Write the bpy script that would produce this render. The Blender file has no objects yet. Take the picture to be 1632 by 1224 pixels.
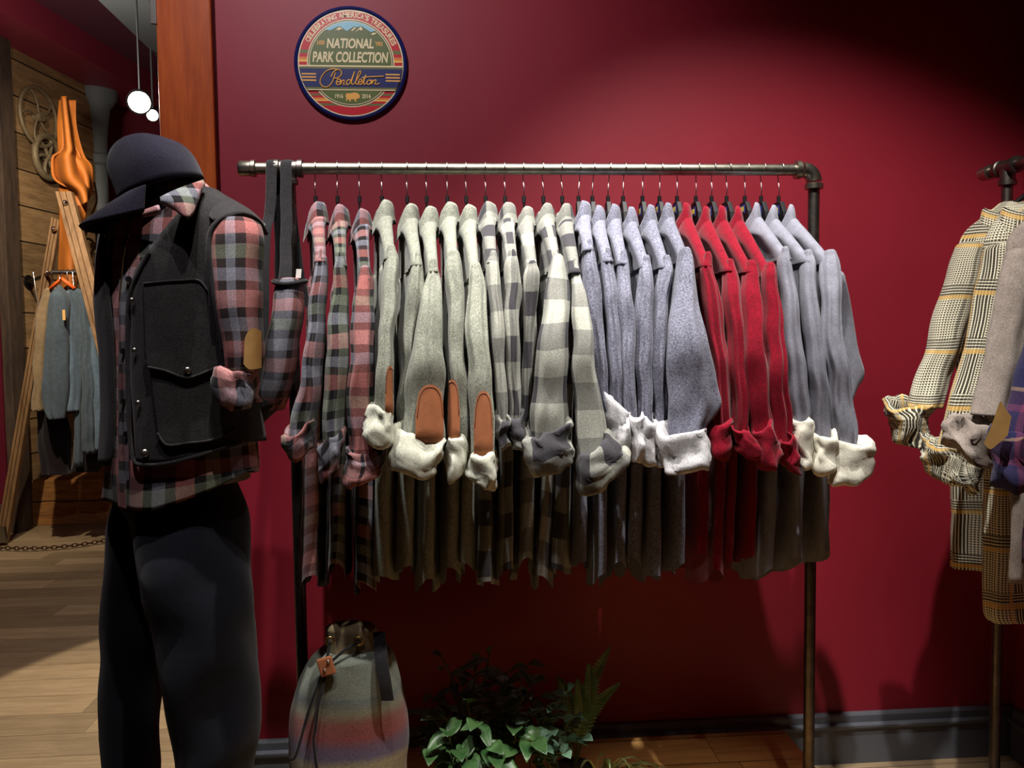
import bpy, math, random
from mathutils import Vector, noise
random.seed(7)
SC = bpy.context.scene
COL = SC.collection

# ------------------------------------------------------------------ camera
FPX = 1310.0
CAM = Vector((0, 0, 1.27))
YAW, PITCH, ROLL = math.radians(4.2), math.radians(-3.3), 0.012
fwd = Vector((math.sin(YAW)*math.cos(PITCH), math.cos(YAW)*math.cos(PITCH), math.sin(PITCH)))
r0 = Vector((math.cos(YAW), -math.sin(YAW), 0)); u0 = r0.cross(fwd)
rt = r0*math.cos(ROLL) - u0*math.sin(ROLL)
up = u0*math.cos(ROLL) + r0*math.sin(ROLL)
cd = bpy.data.cameras.new('camera'); co = bpy.data.objects.new('camera', cd); COL.objects.link(co)
cd.sensor_width = 36; cd.lens = 36*FPX/1632; cd.clip_start = 0.05; cd.clip_end = 100
from mathutils import Matrix
M3 = Matrix((rt, up, -fwd)).transposed().to_4x4(); M3.translation = CAM
co.matrix_world = M3
SC.camera = co

# ------------------------------------------------------------------ world, exposure, ceiling lights
w = bpy.data.worlds.new('world'); SC.world = w; w.use_nodes = True
w.node_tree.nodes['Background'].inputs[0].default_value = (0.55, 0.5, 0.6, 1)
w.node_tree.nodes['Background'].inputs[1].default_value = 0.009
SC.view_settings.view_transform = 'Standard'; SC.view_settings.look = 'None'
SC.view_settings.exposure = 0.0; SC.view_settings.gamma = 1.0
SC.view_settings.use_curve_mapping = False

def spot(name, loc, target, energy, angle, blend=0.5, color=(1, .95, .88), radius=0.02):
    d = bpy.data.lights.new(name, 'SPOT'); d.energy = energy; d.spot_size = math.radians(angle)
    d.spot_blend = blend; d.color = color; d.shadow_soft_size = radius
    o = bpy.data.objects.new(name, d); COL.objects.link(o); o.location = loc
    o.rotation_euler = (Vector(target)-Vector(loc)).to_track_quat('-Z', 'Y').to_euler()
    return o
KEYS = [((-0.62, 0.70, 3.15), (-0.35, 2.3, 1.75), 108, 74, .9, (1, .92, .98)),
        ((-0.10, 0.84, 3.0), (-0.16, 1.72, 1.10), 88, 50, .8, (1, .95, .88)),
        ((0.44, 0.82, 3.0), (0.98, 1.90, 0.62), 212, 70, .6, (1, .95, .88)),
        ((-0.36, 1.38, 3.1), (-0.10, 1.70, 1.40), 275, 40, .8, (1, .97, .92)),
        ((0.55, 1.38, 3.1), (0.50, 1.70, 1.40), 260, 44, .8, (1, .97, .92)),
        ((0.55, -0.35, 3.1), (0.58, 1.70, -0.08), 105, 19, .8, (1, .90, .74))]
for i, (l, t, e, a, b, c) in enumerate(KEYS):
    spot('track_spot', l, t, e, a, b, c)
# back room lights
spot('back_room_spot', (-2.0, 3.6, 2.9), (-3.1, 5.7, 1.3), 270, 80, .7, (1, .86, .66))
spot('added_floor_spot', (-0.2, 2.62, 3.0), (-0.2, 2.62, 0.0), 430, 57.6, .05, (1, .90, .72))  # added unseen spot, placed and coned to shape the edge of the floor light
pl_ = bpy.data.lights.new('back_room_lamp_glow', 'POINT'); pl_.energy = 50; pl_.color = (1, .9, .78); pl_.shadow_soft_size = .06
po_ = bpy.data.objects.new('back_room_lamp_glow', pl_); COL.objects.link(po_); po_.location = (-1.95, 4.15, 2.5)

# ------------------------------------------------------------------ helpers
def ray(px, py):
    return fwd*FPX + rt*(px-816) + up*(612-py)
def P(px, py, Y):
    d = ray(px, py); return CAM + d*(Y/d.y)
def PZ(px, py, z):
    d = ray(px, py); return CAM + d*((z-CAM.z)/d.z)
def pxm(Y): return FPX/Y

def thing(name, label, cat, loc=(0, 0, 0), group=None):
    o = bpy.data.objects.new(name, None); COL.objects.link(o); o.empty_display_size = .05
    o.location = loc; o['label'] = label; o['category'] = cat
    if group: o['group'] = group
    return o
def tag(o, label, cat, group=None, kind=None):
    o['label'] = label; o['category'] = cat
    if group: o['group'] = group
    if kind: o['kind'] = kind
    return o
def wloc(o):
    v = Vector((0, 0, 0))
    while o is not None:
        v += Vector(o.location); o = o.parent
    return v
def obj(name, verts, faces, mat, parent=None, uvs=None, smooth=True, loc=None, mats=None, midx=None):
    """verts in world space; the object's origin goes to its parent's origin (or loc)"""
    me = bpy.data.meshes.new(name)
    org = wloc(parent) if parent else (Vector(loc) if loc is not None else Vector((0, 0, 0)))
    me.from_pydata([tuple(Vector(v)-org) for v in verts], [], faces)
    if uvs:
        l = me.uv_layers.new(name='UVMap')
        for lp in me.loops: l.data[lp.index].uv = uvs[lp.vertex_index]
    if mats:
        for m in mats: me.materials.append(m)
        for p, k in zip(me.polygons, midx): p.material_index = k
    elif mat: me.materials.append(mat)
    if smooth:
        for p in me.polygons: p.use_smooth = True
    me.update()
    o = bpy.data.objects.new(name, me); COL.objects.link(o)
    if parent: o.parent = parent
    else: o.location = org
    return o
class MB:
    """collects pieces into one mesh"""
    def __init__(s): s.v = []; s.f = []; s.uv = []
    def add(s, v, f, uv=None):
        b = len(s.v); s.v += [Vector(q) for q in v]; s.f += [tuple(b+i for i in q) for q in f]
        s.uv += list(uv) if uv else [(q[0], q[2]) for q in v]
    def box(s, a, b):
        x0, y0, z0 = a; x1, y1, z1 = b
        s.add([(x0,y0,z0),(x1,y0,z0),(x1,y1,z0),(x0,y1,z0),(x0,y0,z1),(x1,y0,z1),(x1,y1,z1),(x0,y1,z1)],
              [(0,3,2,1),(4,5,6,7),(0,1,5,4),(1,2,6,5),(2,3,7,6),(3,0,4,7)])
    def obox(s, c, ax, ay, az):
        """oriented box: centre and three half vectors"""
        c = Vector(c); v = []
        for k in (-1, 1):
            for (i, j) in ((-1,-1),(1,-1),(1,1),(-1,1)): v.append(c+ax*i+ay*j+az*k)
        s.add(v, [(0,3,2,1),(4,5,6,7),(0,1,5,4),(1,2,6,5),(2,3,7,6),(3,0,4,7)])
    def cyl(s, a, b, r, n=16, r2=None, caps=True):
        a = Vector(a); b = Vector(b); d = (b-a).normalized(); r2 = r if r2 is None else r2
        x = d.orthogonal().normalized(); y = d.cross(x); v = []
        for (p, rr) in ((a, r), (b, r2)):
            for i in range(n):
                t = 2*math.pi*i/n; v.append(p+x*math.cos(t)*rr+y*math.sin(t)*rr)
        f = [(i, (i+1) % n, n+(i+1) % n, n+i) for i in range(n)]
        if caps: f += [tuple(range(n-1, -1, -1)), tuple(range(n, 2*n))]
        s.add(v, f)
    def path(s, pts, r, n=10, closed=False, rs=None, flat=None):
        pts = [Vector(p) for p in pts]; m = len(pts); v = []; prev = None
        for i, p in enumerate(pts):
            if closed: d = (pts[(i+1) % m]-pts[i-1])
            else: d = pts[min(i+1, m-1)]-pts[max(i-1, 0)]
            d.normalize()
            if prev is None: x = d.orthogonal().normalized()
            else: x = (prev - d*prev.dot(d)).normalized()
            prev = x; y = d.cross(x); rr = rs[i] if rs else r
            for k in range(n):
                t = 2*math.pi*k/n; v.append(p+x*math.cos(t)*rr+y*math.sin(t)*rr)
        f = []
        for i in range(m if closed else m-1):
            j = (i+1) % m
            for k in range(n): f.append((i*n+k, i*n+(k+1) % n, j*n+(k+1) % n, j*n+k))
        if not closed: f += [tuple(range(n-1, -1, -1)), tuple(range((m-1)*n, m*n))]
        s.add(v, f)
    def lathe(s, c, prof, n=32, axis=Vector((0, 0, 1)), x=None):
        c = Vector(c); axis = Vector(axis).normalized(); x = x or axis.orthogonal().normalized(); y = axis.cross(x); v = []
        for (r, h) in prof:
            for k in range(n):
                t = 2*math.pi*k/n; v.append(c+axis*h+(x*math.cos(t)+y*math.sin(t))*r)
        m = len(prof)
        f = [(i*n+k, i*n+(k+1) % n, (i+1)*n+(k+1) % n, (i+1)*n+k) for i in range(m-1) for k in range(n)]
        if prof[0][0] > 1e-5: f.append(tuple(range(n-1, -1, -1)))
        if prof[-1][0] > 1e-5: f.append(tuple(range((m-1)*n, m*n)))
        s.add(v, f)
    def build(s, name, mat, parent=None, smooth=False, bevel=0, loc=None):
        o = obj(name, s.v, s.f, mat, parent, s.uv, smooth, loc)
        if bevel:
            b = o.modifiers.new('bevel', 'BEVEL'); b.width = bevel; b.segments = 2; b.limit_method = 'ANGLE'
        return o
def smooth_by(o, deg=40):
    for p in o.data.polygons: p.use_smooth = True
    try: o.data.set_sharp_from_angle(angle=math.radians(deg))
    except Exception: pass
    return o
def catmull(rows, m):
    """smooth interpolation of a list of equal-length number tuples to m samples"""
    n = len(rows)
    if n == 1: return [rows[0]]*m
    out = []
    for i in range(m):
        t = i/(m-1)*(n-1); k = min(int(t), n-2); u = t-k
        p0 = rows[max(k-1, 0)]; p1 = rows[k]; p2 = rows[k+1]; p3 = rows[min(k+2, n-1)]
        out.append(tuple(0.5*((2*b)+(-a+c)*u+(2*a-5*b+4*c-d)*u*u+(-a+3*b-3*c+d)*u**3) for a, b, c, d in zip(p0, p1, p2, p3)))
    return out
def grid(pts, closed=True, flip=False):
    m = len(pts); n = len(pts[0]); v = [p for r in pts for p in r]; f = []
    for i in range(m-1):
        for k in range(n if closed else n-1):
            q = (i*n+k, i*n+(k+1) % n, (i+1)*n+(k+1) % n, (i+1)*n+k)
            f.append(q if not flip else q[::-1])
    return v, f
def uvgrid(pts, u_off=0.0, v_off=0.0):
    """uv in metres; the seam column is not duplicated, so u is folded (mirrored) about the far side"""
    m = len(pts); n = len(pts[0]); uv = []
    vacc = [v_off]
    for i in range(1, m): vacc.append(vacc[-1]+(pts[i][0]-pts[i-1][0]).length)
    mid = m//2; acc = [0]
    for k in range(1, n): acc.append(acc[-1]+(pts[mid][k]-pts[mid][k-1]).length)
    tot = acc[-1]+(pts[mid][0]-pts[mid][-1]).length
    for i in range(m):
        for k in range(n):
            uv.append((u_off+min(acc[k], tot-acc[k]), -vacc[i]))
    return uv
def wob(p, amp, sc=14.0, seed=0.0):
    q = Vector(p)*sc+Vector((seed, seed*1.7, -seed))
    return Vector((noise.noise(q), noise.noise(q+Vector((31.4, 0, 7))), noise.noise(q+Vector((0, 17.7, 3))))) * amp

def tube(name, rows, Y, dr, mat, parent, m=26, n=28, fold=.10, k=5, seed=0.0, amp=.003, caps=(True, True), uoff=0.0, voff=0.0, bend=0.0, wsc=14.0):
    """cloth tube following a left/right outline at distance Y, with its own depth dr"""
    rr = [(a, b, c, (d[0] if d else Y)) for (a, b, c, *d) in rows]
    rr = catmull(rr, m); pts = []
    for i, (xl, xr, py, yy) in enumerate(rr):
        L = P(xl, py, yy); R_ = P(xr, py, yy); c = (L+R_)/2; h = (R_-L)/2; t = i/(m-1)
        ring = []
        ph = seed*3.1+1.1*math.sin(t*4+seed)
        dd = min(dr, h.length*1.35+.004) if dr else h.length
        for j in range(n):
            th = 2*math.pi*(j/n)+math.pi/2      # starts at the back
            f = 1+fold*(.35+.65*t)*math.sin(k*th+ph)*(.6+.4*math.sin(3*th+seed))-fold*.3
            q = c+h*math.cos(th)*(1+(f-1)*.35)+Vector((0, 1, 0))*dd*math.sin(th)*f
            q += Vector((0, 0, 1))*bend*math.sin(th)
            ring.append(q+wob(q, amp, wsc, seed))
        pts.append(ring)
    full = list(pts)
    def shrink(ring, s, dz):
        c = sum(ring, Vector())/len(ring); return [c+(q-c)*s+Vector((0, 0, dz)) for q in ring]
    if caps[0]: full = [shrink(pts[0], .05, .012), shrink(pts[0], .55, .011), shrink(pts[0], .85, .006)]+full
    if caps[1]: full = full+[shrink(pts[-1], .9, .0), shrink(pts[-1], .7, .012), shrink(pts[-1], .1, .02)]
    v, f = grid(full)
    return obj(name, v, f, mat, parent, uvgrid(full, uoff, voff))
def cuff(name, q, Y, dr, mat, parent, seed=0.0, amp=.006, uoff=0.0, m=9, n=30, tilt=.012, inner=.62):
    """turned-back cuff: a fat fold of cloth with rolled lips, TL TR BR BL in view"""
    TL, TR, BR, BL = q
    def pt(p): return P(p[0], p[1], Y)
    tl, tr, br, bl = map(pt, q); pts = []
    def ring(L, R_, s, dz=0.0, tl_=tilt):
        c = (L+R_)/2; h = (R_-L)/2; out = []
        for j in range(n):
            th = 2*math.pi*j/n+math.pi/2
            # squarish section
            cx = math.copysign(abs(math.cos(th))**.8, math.cos(th)); sy = math.copysign(abs(math.sin(th))**.8, math.sin(th))
            p = c+h*cx*s+Vector((0, 1, 0))*dr*sy*s+Vector((0, 0, dz+tl_*math.sin(th)))
            out.append(p)
        return out
    def L_(v): return tl.lerp(bl, v), tr.lerp(br, v)
    a, b = L_(.28); pts.append(ring(a, b, inner))
    a, b = L_(.10); pts.append(ring(a, b, inner+.08))
    a, b = L_(.0); pts.append(ring(a, b, .80, .001)); pts.append(ring(a, b, .92))
    for i in range(m):
        v = .04+.9*i/(m-1); a, b = L_(v); pts.append(ring(a, b, 1+.06*math.sin(v*math.pi)))
    a, b = L_(1.0); pts.append(ring(a, b, .93)); pts.append(ring(a, b, .80))
    a, b = L_(.9); pts.append(ring(a, b, .70)); a, b = L_(.55); pts.append(ring(a, b, .62)); 
    out = []
    for i, r_ in enumerate(pts):
        o_ = []
        for p in r_:
            d1 = wob(p, amp*1.9, 22, seed); d2 = wob(p, amp*.9, 55, seed+5)
            # creases: ridged noise
            rg = abs(noise.noise(Vector(p)*30+Vector((seed, 0, seed))))
            c = sum(r_, Vector())/len(r_)
            o_.append(p+d1+d2+(c-p).normalized()*rg*amp*2.0)
        out.append(o_)
    v, f = grid(out)
    return obj(name, v, f, mat, parent, uvgrid(out, uoff, 0))
def sheet(name, top, bot, fn, mat, parent, m=10, thick=.004, off=0.0, k=None):
    """patch of cloth between two px polylines, fn maps px,py,off to a point on the garment"""
    k = k or 14
    T = catmull([tuple(p) for p in top], k); B = catmull([tuple(p) for p in bot], k); g0 = []; g1 = []
    for i in range(m):
        v = i/(m-1); g0.append([fn(T[j][0]*(1-v)+B[j][0]*v, T[j][1]*(1-v)+B[j][1]*v, off+thick) for j in range(k)])
    for i in range(m):
        v = i/(m-1); g1.append([fn(T[j][0]*(1-v)+B[j][0]*v, T[j][1]*(1-v)+B[j][1]*v, off) for j in range(k)])
    v0, f0 = grid(g0, False); v1, f1 = grid(g1, False, True); nb = len(v0)
    f = list(f0)+[tuple(i+nb for i in q) for q in f1]
    per = [j for j in range(k)]+[i*k+k-1 for i in range(1, m)]+[(m-1)*k+j for j in range(k-2, -1, -1)]+[i*k for i in range(m-2, 0, -1)]
    for a in range(len(per)):
        b = (a+1) % len(per); f.append((per[a], per[a]+nb, per[b]+nb, per[b]))
    vv = v0+v1; uv = [(p.x*1.2, p.z) for p in vv]
    return smooth_by(obj(name, vv, f, mat, parent, uv), 50)

# ------------------------------------------------------------------ materials
def s2l(c):
    return tuple((x/12.92 if x <= .04045 else ((x+.055)/1.055)**2.4) for x in [v/255 for v in c])
def newmat(name, rough=.8, metal=0.0, sheen=0.0, spec=.3):
    m = bpy.data.materials.new(name); m.use_nodes = True; nt = m.node_tree; b = nt.nodes['Principled BSDF']
    b.inputs['Roughness'].default_value = rough; b.inputs['Metallic'].default_value = metal
    b.inputs['Specular IOR Level'].default_value = spec
    if sheen: b.inputs['Sheen Weight'].default_value = sheen; b.inputs['Sheen Roughness'].default_value = .5
    return m, nt, b
def nd(nt, t, **kw):
    n = nt.nodes.new(t)
    for k, v in kw.items():
        if hasattr(n, k): setattr(n, k, v)
        else: n.inputs[k].default_value = v
    return n
def mathn(nt, op, a, b=None):
    n = nt.nodes.new('ShaderNodeMath'); n.operation = op
    for i, x in enumerate((a, b)):
        if x is None: continue
        if isinstance(x, (int, float)): n.inputs[i].default_value = x
        else: nt.links.new(x, n.inputs[i])
    return n.outputs[0]
def mixc(nt, fac, a, b, mode='MIX'):
    n = nt.nodes.new('ShaderNodeMix'); n.data_type = 'RGBA'; n.blend_type = mode
    for s, x in ((n.inputs[0], fac), (n.inputs[6], a), (n.inputs[7], b)):
        if isinstance(x, (int, float)): s.default_value = x
        elif isinstance(x, tuple): s.default_value = (*x[:3], 1)
        else: nt.links.new(x, s)
    return n.outputs[2]
def bump(nt, b, h, strength=.3, dist=.002):
    n = nt.nodes.new('ShaderNodeBump'); n.inputs['Strength'].default_value = strength; n.inputs['Distance'].default_value = dist
    nt.links.new(h, n.inputs['Height']); nt.links.new(n.outputs[0], b.inputs['Normal'])
def noisef(nt, scale, detail=3, coord='Object', vec=None, rough=.6):
    n = nt.nodes.new('ShaderNodeTexNoise'); n.inputs['Scale'].default_value = scale; n.inputs['Detail'].default_value = detail
    n.inputs['Roughness'].default_value = rough
    if vec is None:
        tc = nt.nodes.new('ShaderNodeTexCoord'); vec = tc.outputs[coord]
    nt.links.new(vec, n.inputs['Vector']); return n.outputs[0]
def ramp(nt, fac, stops, interp='LINEAR'):
    n = nt.nodes.new('ShaderNodeValToRGB'); cr = n.color_ramp; cr.interpolation = interp
    cr.elements.remove(cr.elements[1]); stops = sorted(stops, key=lambda q: q[0])
    cr.elements[0].position = stops[0][0]; cr.elements[0].color = (*stops[0][1][:3], 1)
    for p, c in stops[1:]: e = cr.elements.new(p); e.color = (*c[:3], 1)
    nt.links.new(fac, n.inputs[0]); return n.outputs[0]
def plain(name, c, rough=.7, metal=0.0, spec=.3, var=.0, vscale=30, sheen=0.0, bmp=0.0, bscale=200):
    m, nt, b = newmat(name, rough, metal, sheen, spec); c = s2l(c)
    if var:
        f = noisef(nt, vscale); col = ramp(nt, f, [(.3, tuple(x*(1-var) for x in c)), (.7, tuple(min(1, x*(1+var)) for x in c))])
        nt.links.new(col, b.inputs['Base Color'])
    else: b.inputs['Base Color'].default_value = (*c, 1)
    if bmp: bump(nt, b, noisef(nt, bscale), bmp, .001)
    return m
def wool(name, c, c2=None, heather=.5, scale=420, sheen=.10, stripe=None):
    m, nt, b = newmat(name, .92, 0, sheen, .12); c = s2l(c); c2 = s2l(c2) if c2 else tuple(x*.45 for x in c)
    f = noisef(nt, scale, 4); base = ramp(nt, f, [(.5-.22*heather-.02, c2), (.5+.16, c)])
    big = noisef(nt, 40, 2); mod = ramp(nt, big, [(.3, (.82,)*3), (.7, (1.06,)*3)])
    col = mixc(nt, 1.0, base, mod, 'MULTIPLY'); nt.links.new(col, b.inputs['Base Color'])
    bump(nt, b, noisef(nt, scale*1.2, 3), .35, .0012); return m
def plaid(name, su, sv, pu, pv, bright=1.0, heather=.35, dark=(28, 26, 28), uo=0.0, sheen=.08):
    """two sets of stripes woven across each other, in metres of cloth"""
    m, nt, b = newmat(name, .92, 0, sheen, .12)
    uv = nt.nodes.new('ShaderNodeUVMap'); sp = nt.nodes.new('ShaderNodeSeparateXYZ'); nt.links.new(uv.outputs[0], sp.inputs[0])
    oi = nt.nodes.new('ShaderNodeObjectInfo')
    def stops(s):
        tot = sum(x[0] for x in s); p = 0; out = []
        for wd, c in s: out.append((p/tot, tuple(x*bright for x in s2l(c)))); p += wd
        return out
    fu = mathn(nt, 'FRACT', mathn(nt, 'ADD', mathn(nt, 'MULTIPLY', sp.outputs[0], 1/pu), 50+uo))
    fv = mathn(nt, 'FRACT', mathn(nt, 'ADD', mathn(nt, 'MULTIPLY', sp.outputs[1], 1/pv), 50.13+uo))
    cu = ramp(nt, fu, stops(su), 'CONSTANT'); cv = ramp(nt, fv, stops(sv), 'CONSTANT')
    col = mixc(nt, .5, cu, cv)
    f = noisef(nt, 420, 4); h = ramp(nt, f, [(.36, (1-heather,)*3), (.62, (1+heather*.35,)*3)])
    col = mixc(nt, 1.0, col, h, 'MULTIPLY'); nt.links.new(col, b.inputs['Base Color'])
    bump(nt, b, noisef(nt, 520, 3), .3, .0012); return m
PK, DK, GB, OL, RS, BR_ = (184, 128, 126), (26, 24, 26), (134, 134, 146), (116, 124, 106), (168, 102, 98), (58, 42, 42)
su = [(.028, PK), (.016, DK), (.022, GB), (.016, DK), (.022, OL), (.016, DK), (.028, RS), (.016, BR_), (.022, GB), (.016, DK)]
M = {}
M['pink_plaid'] = plaid('pink_plaid_flannel', su, su, .20, .20, bright=.74)
M['pink_plaid2'] = plaid('pink_plaid_flannel_mannequin', su, su, .22, .22, bright=.95, uo=.1)
bl = [(.05, (150, 150, 140)), (.05, (56, 54, 58))]
M['buffalo'] = plaid('grey_buffalo_plaid', bl, bl, .105, .105, heather=.3)
M['olive'] = wool('olive_grey_wool', (150, 152, 138), (100, 102, 92))
M['olive_in'] = wool('pale_olive_wool_reverse', (200, 200, 184), (162, 162, 146))
M['blue'] = wool('blue_grey_heather', (136, 136, 152), (70, 71, 86), .8, 300)
M['blue_in'] = wool('pale_grey_heather_reverse', (208, 206, 208), (160, 158, 162))
M['red'] = wool('red_wool', (146, 9, 38), (96, 4, 20), .6)
M['slate'] = wool('smooth_slate_grey', (138, 138, 150), (118, 118, 130), .3)
M['cream_in'] = wool('cream_twill', (232, 228, 212), (205, 200, 184))
M['charcoal'] = wool('charcoal_wool', (52, 50, 50), (28, 27, 28))
M['black_cloth'] = wool('black_cotton', (40, 38, 40), (22, 21, 23))
M['taupe'] = wool('taupe_flannel', (168, 156, 148), (132, 120, 112))
M['navy_cap'] = wool('navy_wool', (34, 31, 48), (20, 18, 30), .4)
M['denim'] = wool('dark_indigo_denim', (22, 24, 34), (11, 12, 19), .7, 500)
M['tan_suede'] = plain('tan_suede', (190, 148, 88), .85, var=.12)
M['rust_leather'] = plain('rust_leather', (156, 96, 62), .75, var=.10, vscale=40, bmp=.2)
M['orange_leather'] = plain('orange_leather', (150, 84, 26), .65, var=.15, vscale=8, bmp=.15)
M['pipe'] = plain('steel_pipe', (150, 146, 132), .32, 1.0, var=.25, vscale=60, bmp=.1)
M['pipe_dark'] = plain('dark_steel_pipe', (96, 90, 86), .42, 1.0, var=.3, vscale=40, bmp=.12)
M['chrome'] = plain('chrome_wire', (210, 208, 204), .18, 1.0)
M['black_plastic'] = plain('black_plastic', (16, 14, 16), .55, spec=.2)
M['snap'] = plain('pewter_snap', (150, 146, 140), .3, 1.0)
M['brass'] = plain('brass', (190, 160, 96), .3, 1.0)
M['stitch'] = plain('brown_stitching', (92, 52, 34), .8)
def hound(name):
    m, nt, b = newmat(name, .9, 0, .05, .12)
    uv = nt.nodes.new('ShaderNodeUVMap'); sp = nt.nodes.new('ShaderNodeSeparateXYZ'); nt.links.new(uv.outputs[0], sp.inputs[0])
    u, v = sp.outputs[0], sp.outputs[1]
    c = .0056
    def fr(x, p, o=0.0): return mathn(nt, 'FRACT', mathn(nt, 'ADD', mathn(nt, 'MULTIPLY', x, 1/p), 50+o))
    tw = mathn(nt, 'LESS_THAN', fr(mathn(nt, 'ADD', u, v), c), .5)         # slanting teeth
    a = mathn(nt, 'LESS_THAN', fr(u, c), .5); b_ = mathn(nt, 'LESS_THAN', fr(v, c), .5)
    both = mathn(nt, 'MULTIPLY', a, b_); one = mathn(nt, 'ABSOLUTE', mathn(nt, 'SUBTRACT', a, b_))
    hd = mathn(nt, 'MAXIMUM', both, mathn(nt, 'MULTIPLY', one, mathn(nt, 'MULTIPLY', tw, .75)))
    CR, BK, YL = s2l((226, 220, 196)), s2l((48, 42, 36)), s2l((212, 168, 84))
    base = mixc(nt, hd, CR, BK)
    # striped dark zones of the check
    zu = mathn(nt, 'LESS_THAN', fr(u, .115, .2), .27); zv = mathn(nt, 'LESS_THAN', fr(v, .13, .35), .20)
    su_ = mathn(nt, 'LESS_THAN', fr(u, c*1.2), .66); sv_ = mathn(nt, 'LESS_THAN', fr(v, c*1.2), .66)
    base = mixc(nt, mathn(nt, 'MULTIPLY', zu, .92), base, mixc(nt, su_, CR, BK))
    base = mixc(nt, mathn(nt, 'MULTIPLY', zv, .8), base, mixc(nt, sv_, CR, BK))
    yu = mathn(nt, 'LESS_THAN', fr(u, .115, .30), .05); yv = mathn(nt, 'LESS_THAN', fr(v, .13, .42), .075)
    base = mixc(nt, mathn(nt, 'MULTIPLY', mathn(nt, 'MAXIMUM', yu, yv), .7), base, YL)
    nt.links.new(base, b.inputs['Base Color']); return m
M['hound'] = hound('houndstooth_check_flannel')
nv = [(.04, (52, 48, 84)), (.01, (120, 60, 90)), (.02, (60, 32, 60)), (.006, (170, 140, 110)), (.03, (36, 40, 80))]
M['navy_plaid'] = plaid('navy_plum_plaid', nv, nv, .14, .14)

def wallpaint(name, c, rough=.42, spec=.35):
    m, nt, b = newmat(name, rough, 0, 0, spec); c = s2l(c)
    f = noisef(nt, 3, 4); col = ramp(nt, f, [(.3, tuple(x*.93 for x in c)), (.7, tuple(x*1.05 for x in c))])
    nt.links.new(col, b.inputs['Base Color']); bump(nt, b, noisef(nt, 180, 3), .12, .001); return m
M['wall'] = wallpaint('burgundy_paint', (140, 30, 46), .5)
M['wall2'] = wallpaint('burgundy_paint_back_room', (134, 44, 62))
M['colp'] = wallpaint('blue_grey_column_paint', (104, 112, 116), .6)
M['base'] = wallpaint('slate_grey_paint', (92, 95, 102), .4)
M['ceil'] = wallpaint('dark_plum_ceiling_paint', (92, 48, 64), .7)
M['greyp'] = wallpaint('grey_green_paint', (66, 70, 72), .6)
def wood(name, c1, c2, along='X', plank=0.0, length=1.2, gap=.012, rough=.5, grain=9, contrast=1.0, gapc=(30, 20, 14), across='Y', uvc=False, spec=.3):
    """planks with grain; along = grain axis, across = axis over which planks repeat"""
    m, nt, b = newmat(name, rough, 0, 0, spec); tc = nt.nodes.new('ShaderNodeTexCoord')
    sp = nt.nodes.new('ShaderNodeSeparateXYZ'); nt.links.new(tc.outputs['UV' if uvc else 'Object'], sp.inputs[0])
    ax = {'X': 0, 'Y': 1, 'Z': 2}; A = sp.outputs[ax[along]]; B = sp.outputs[ax[across]]
    C = sp.outputs[({0, 1, 2}-{ax[along], ax[across]}).pop()]
    if plank:
        row = mathn(nt, 'FLOOR', mathn(nt, 'MULTIPLY', B, 1/plank))
        sh = mathn(nt, 'MULTIPLY', mathn(nt, 'SINE', mathn(nt, 'MULTIPLY', row, 12.9898)), 7.3)
        al = mathn(nt, 'ADD', mathn(nt, 'MULTIPLY', A, 1/length), sh); col_ = mathn(nt, 'FLOOR', al)
        idn = nt.nodes.new('ShaderNodeTexWhiteNoise'); idn.noise_dimensions = '2D'
        cb = nt.nodes.new('ShaderNodeCombineXYZ'); nt.links.new(row, cb.inputs[0]); nt.links.new(col_, cb.inputs[1]); nt.links.new(cb.outputs[0], idn.inputs['Vector'])
        rnd = idn.outputs['Value']
    cb2 = nt.nodes.new('ShaderNodeCombineXYZ')
    nt.links.new(mathn(nt, 'MULTIPLY', A, grain*.12), cb2.inputs[0]); nt.links.new(mathn(nt, 'MULTIPLY', B, grain), cb2.inputs[1])
    nt.links.new(mathn(nt, 'MULTIPLY', C, grain), cb2.inputs[2])
    vec = cb2.outputs[0]
    if plank:
        ad = nt.nodes.new('ShaderNodeVectorMath'); ad.operation = 'ADD'; nt.links.new(vec, ad.inputs[0])
        cb3 = nt.nodes.new('ShaderNodeCombineXYZ'); nt.links.new(mathn(nt, 'MULTIPLY', rnd, 40), cb3.inputs[0]); nt.links.new(cb3.outputs[0], ad.inputs[1]); vec = ad.outputs[0]
    g = noisef(nt, 2.2, 8, vec=vec, rough=.65); g2 = noisef(nt, 9, 4, vec=vec)
    a, c = s2l(c1), s2l(c2)
    base = ramp(nt, g, [(.5-.18/contrast, c), (.5+.16/contrast, a)])
    base = mixc(nt, .35, base, ramp(nt, g2, [(.35, c), (.65, a)]))
    if plank:
        base = mixc(nt, 1.0, base, ramp(nt, rnd, [(0, (.62,)*3), (1, (1.12,)*3)]), 'MULTIPLY')
        fr = mathn(nt, 'FRACT', mathn(nt, 'MULTIPLY', B, 1/plank)); e = mathn(nt, 'LESS_THAN', fr, gap/plank)
        fr2 = mathn(nt, 'FRACT', al); e2 = mathn(nt, 'LESS_THAN', fr2, gap*.6/length)
        base = mixc(nt, mathn(nt, 'MAXIMUM', e, e2), base, s2l(gapc))
    nt.links.new(base, b.inputs['Base Color']); bump(nt, b, g, .25, .003); return m
M['floor'] = wood('oak_floor_planks', (172, 148, 116), (134, 113, 86), 'X', .15, 1.1, .003, .38, 10, across='Y', gapc=(80, 64, 46))
M['plankwall'] = wood('weathered_wall_planks', (172, 138, 96), (104, 78, 50), 'X', .245, 1.5, .01, .7, 8, across='Y', uvc=True)
M['step'] = wood('rough_step_boards', (168, 116, 62), (104, 66, 32), 'X', 0, .7, .01, .7, 9, across='Z')
M['post'] = wood('orange_stained_timber', (190, 92, 36), (140, 56, 20), 'Z', 0, .5, .01, .35, 8, across='X')
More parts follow.
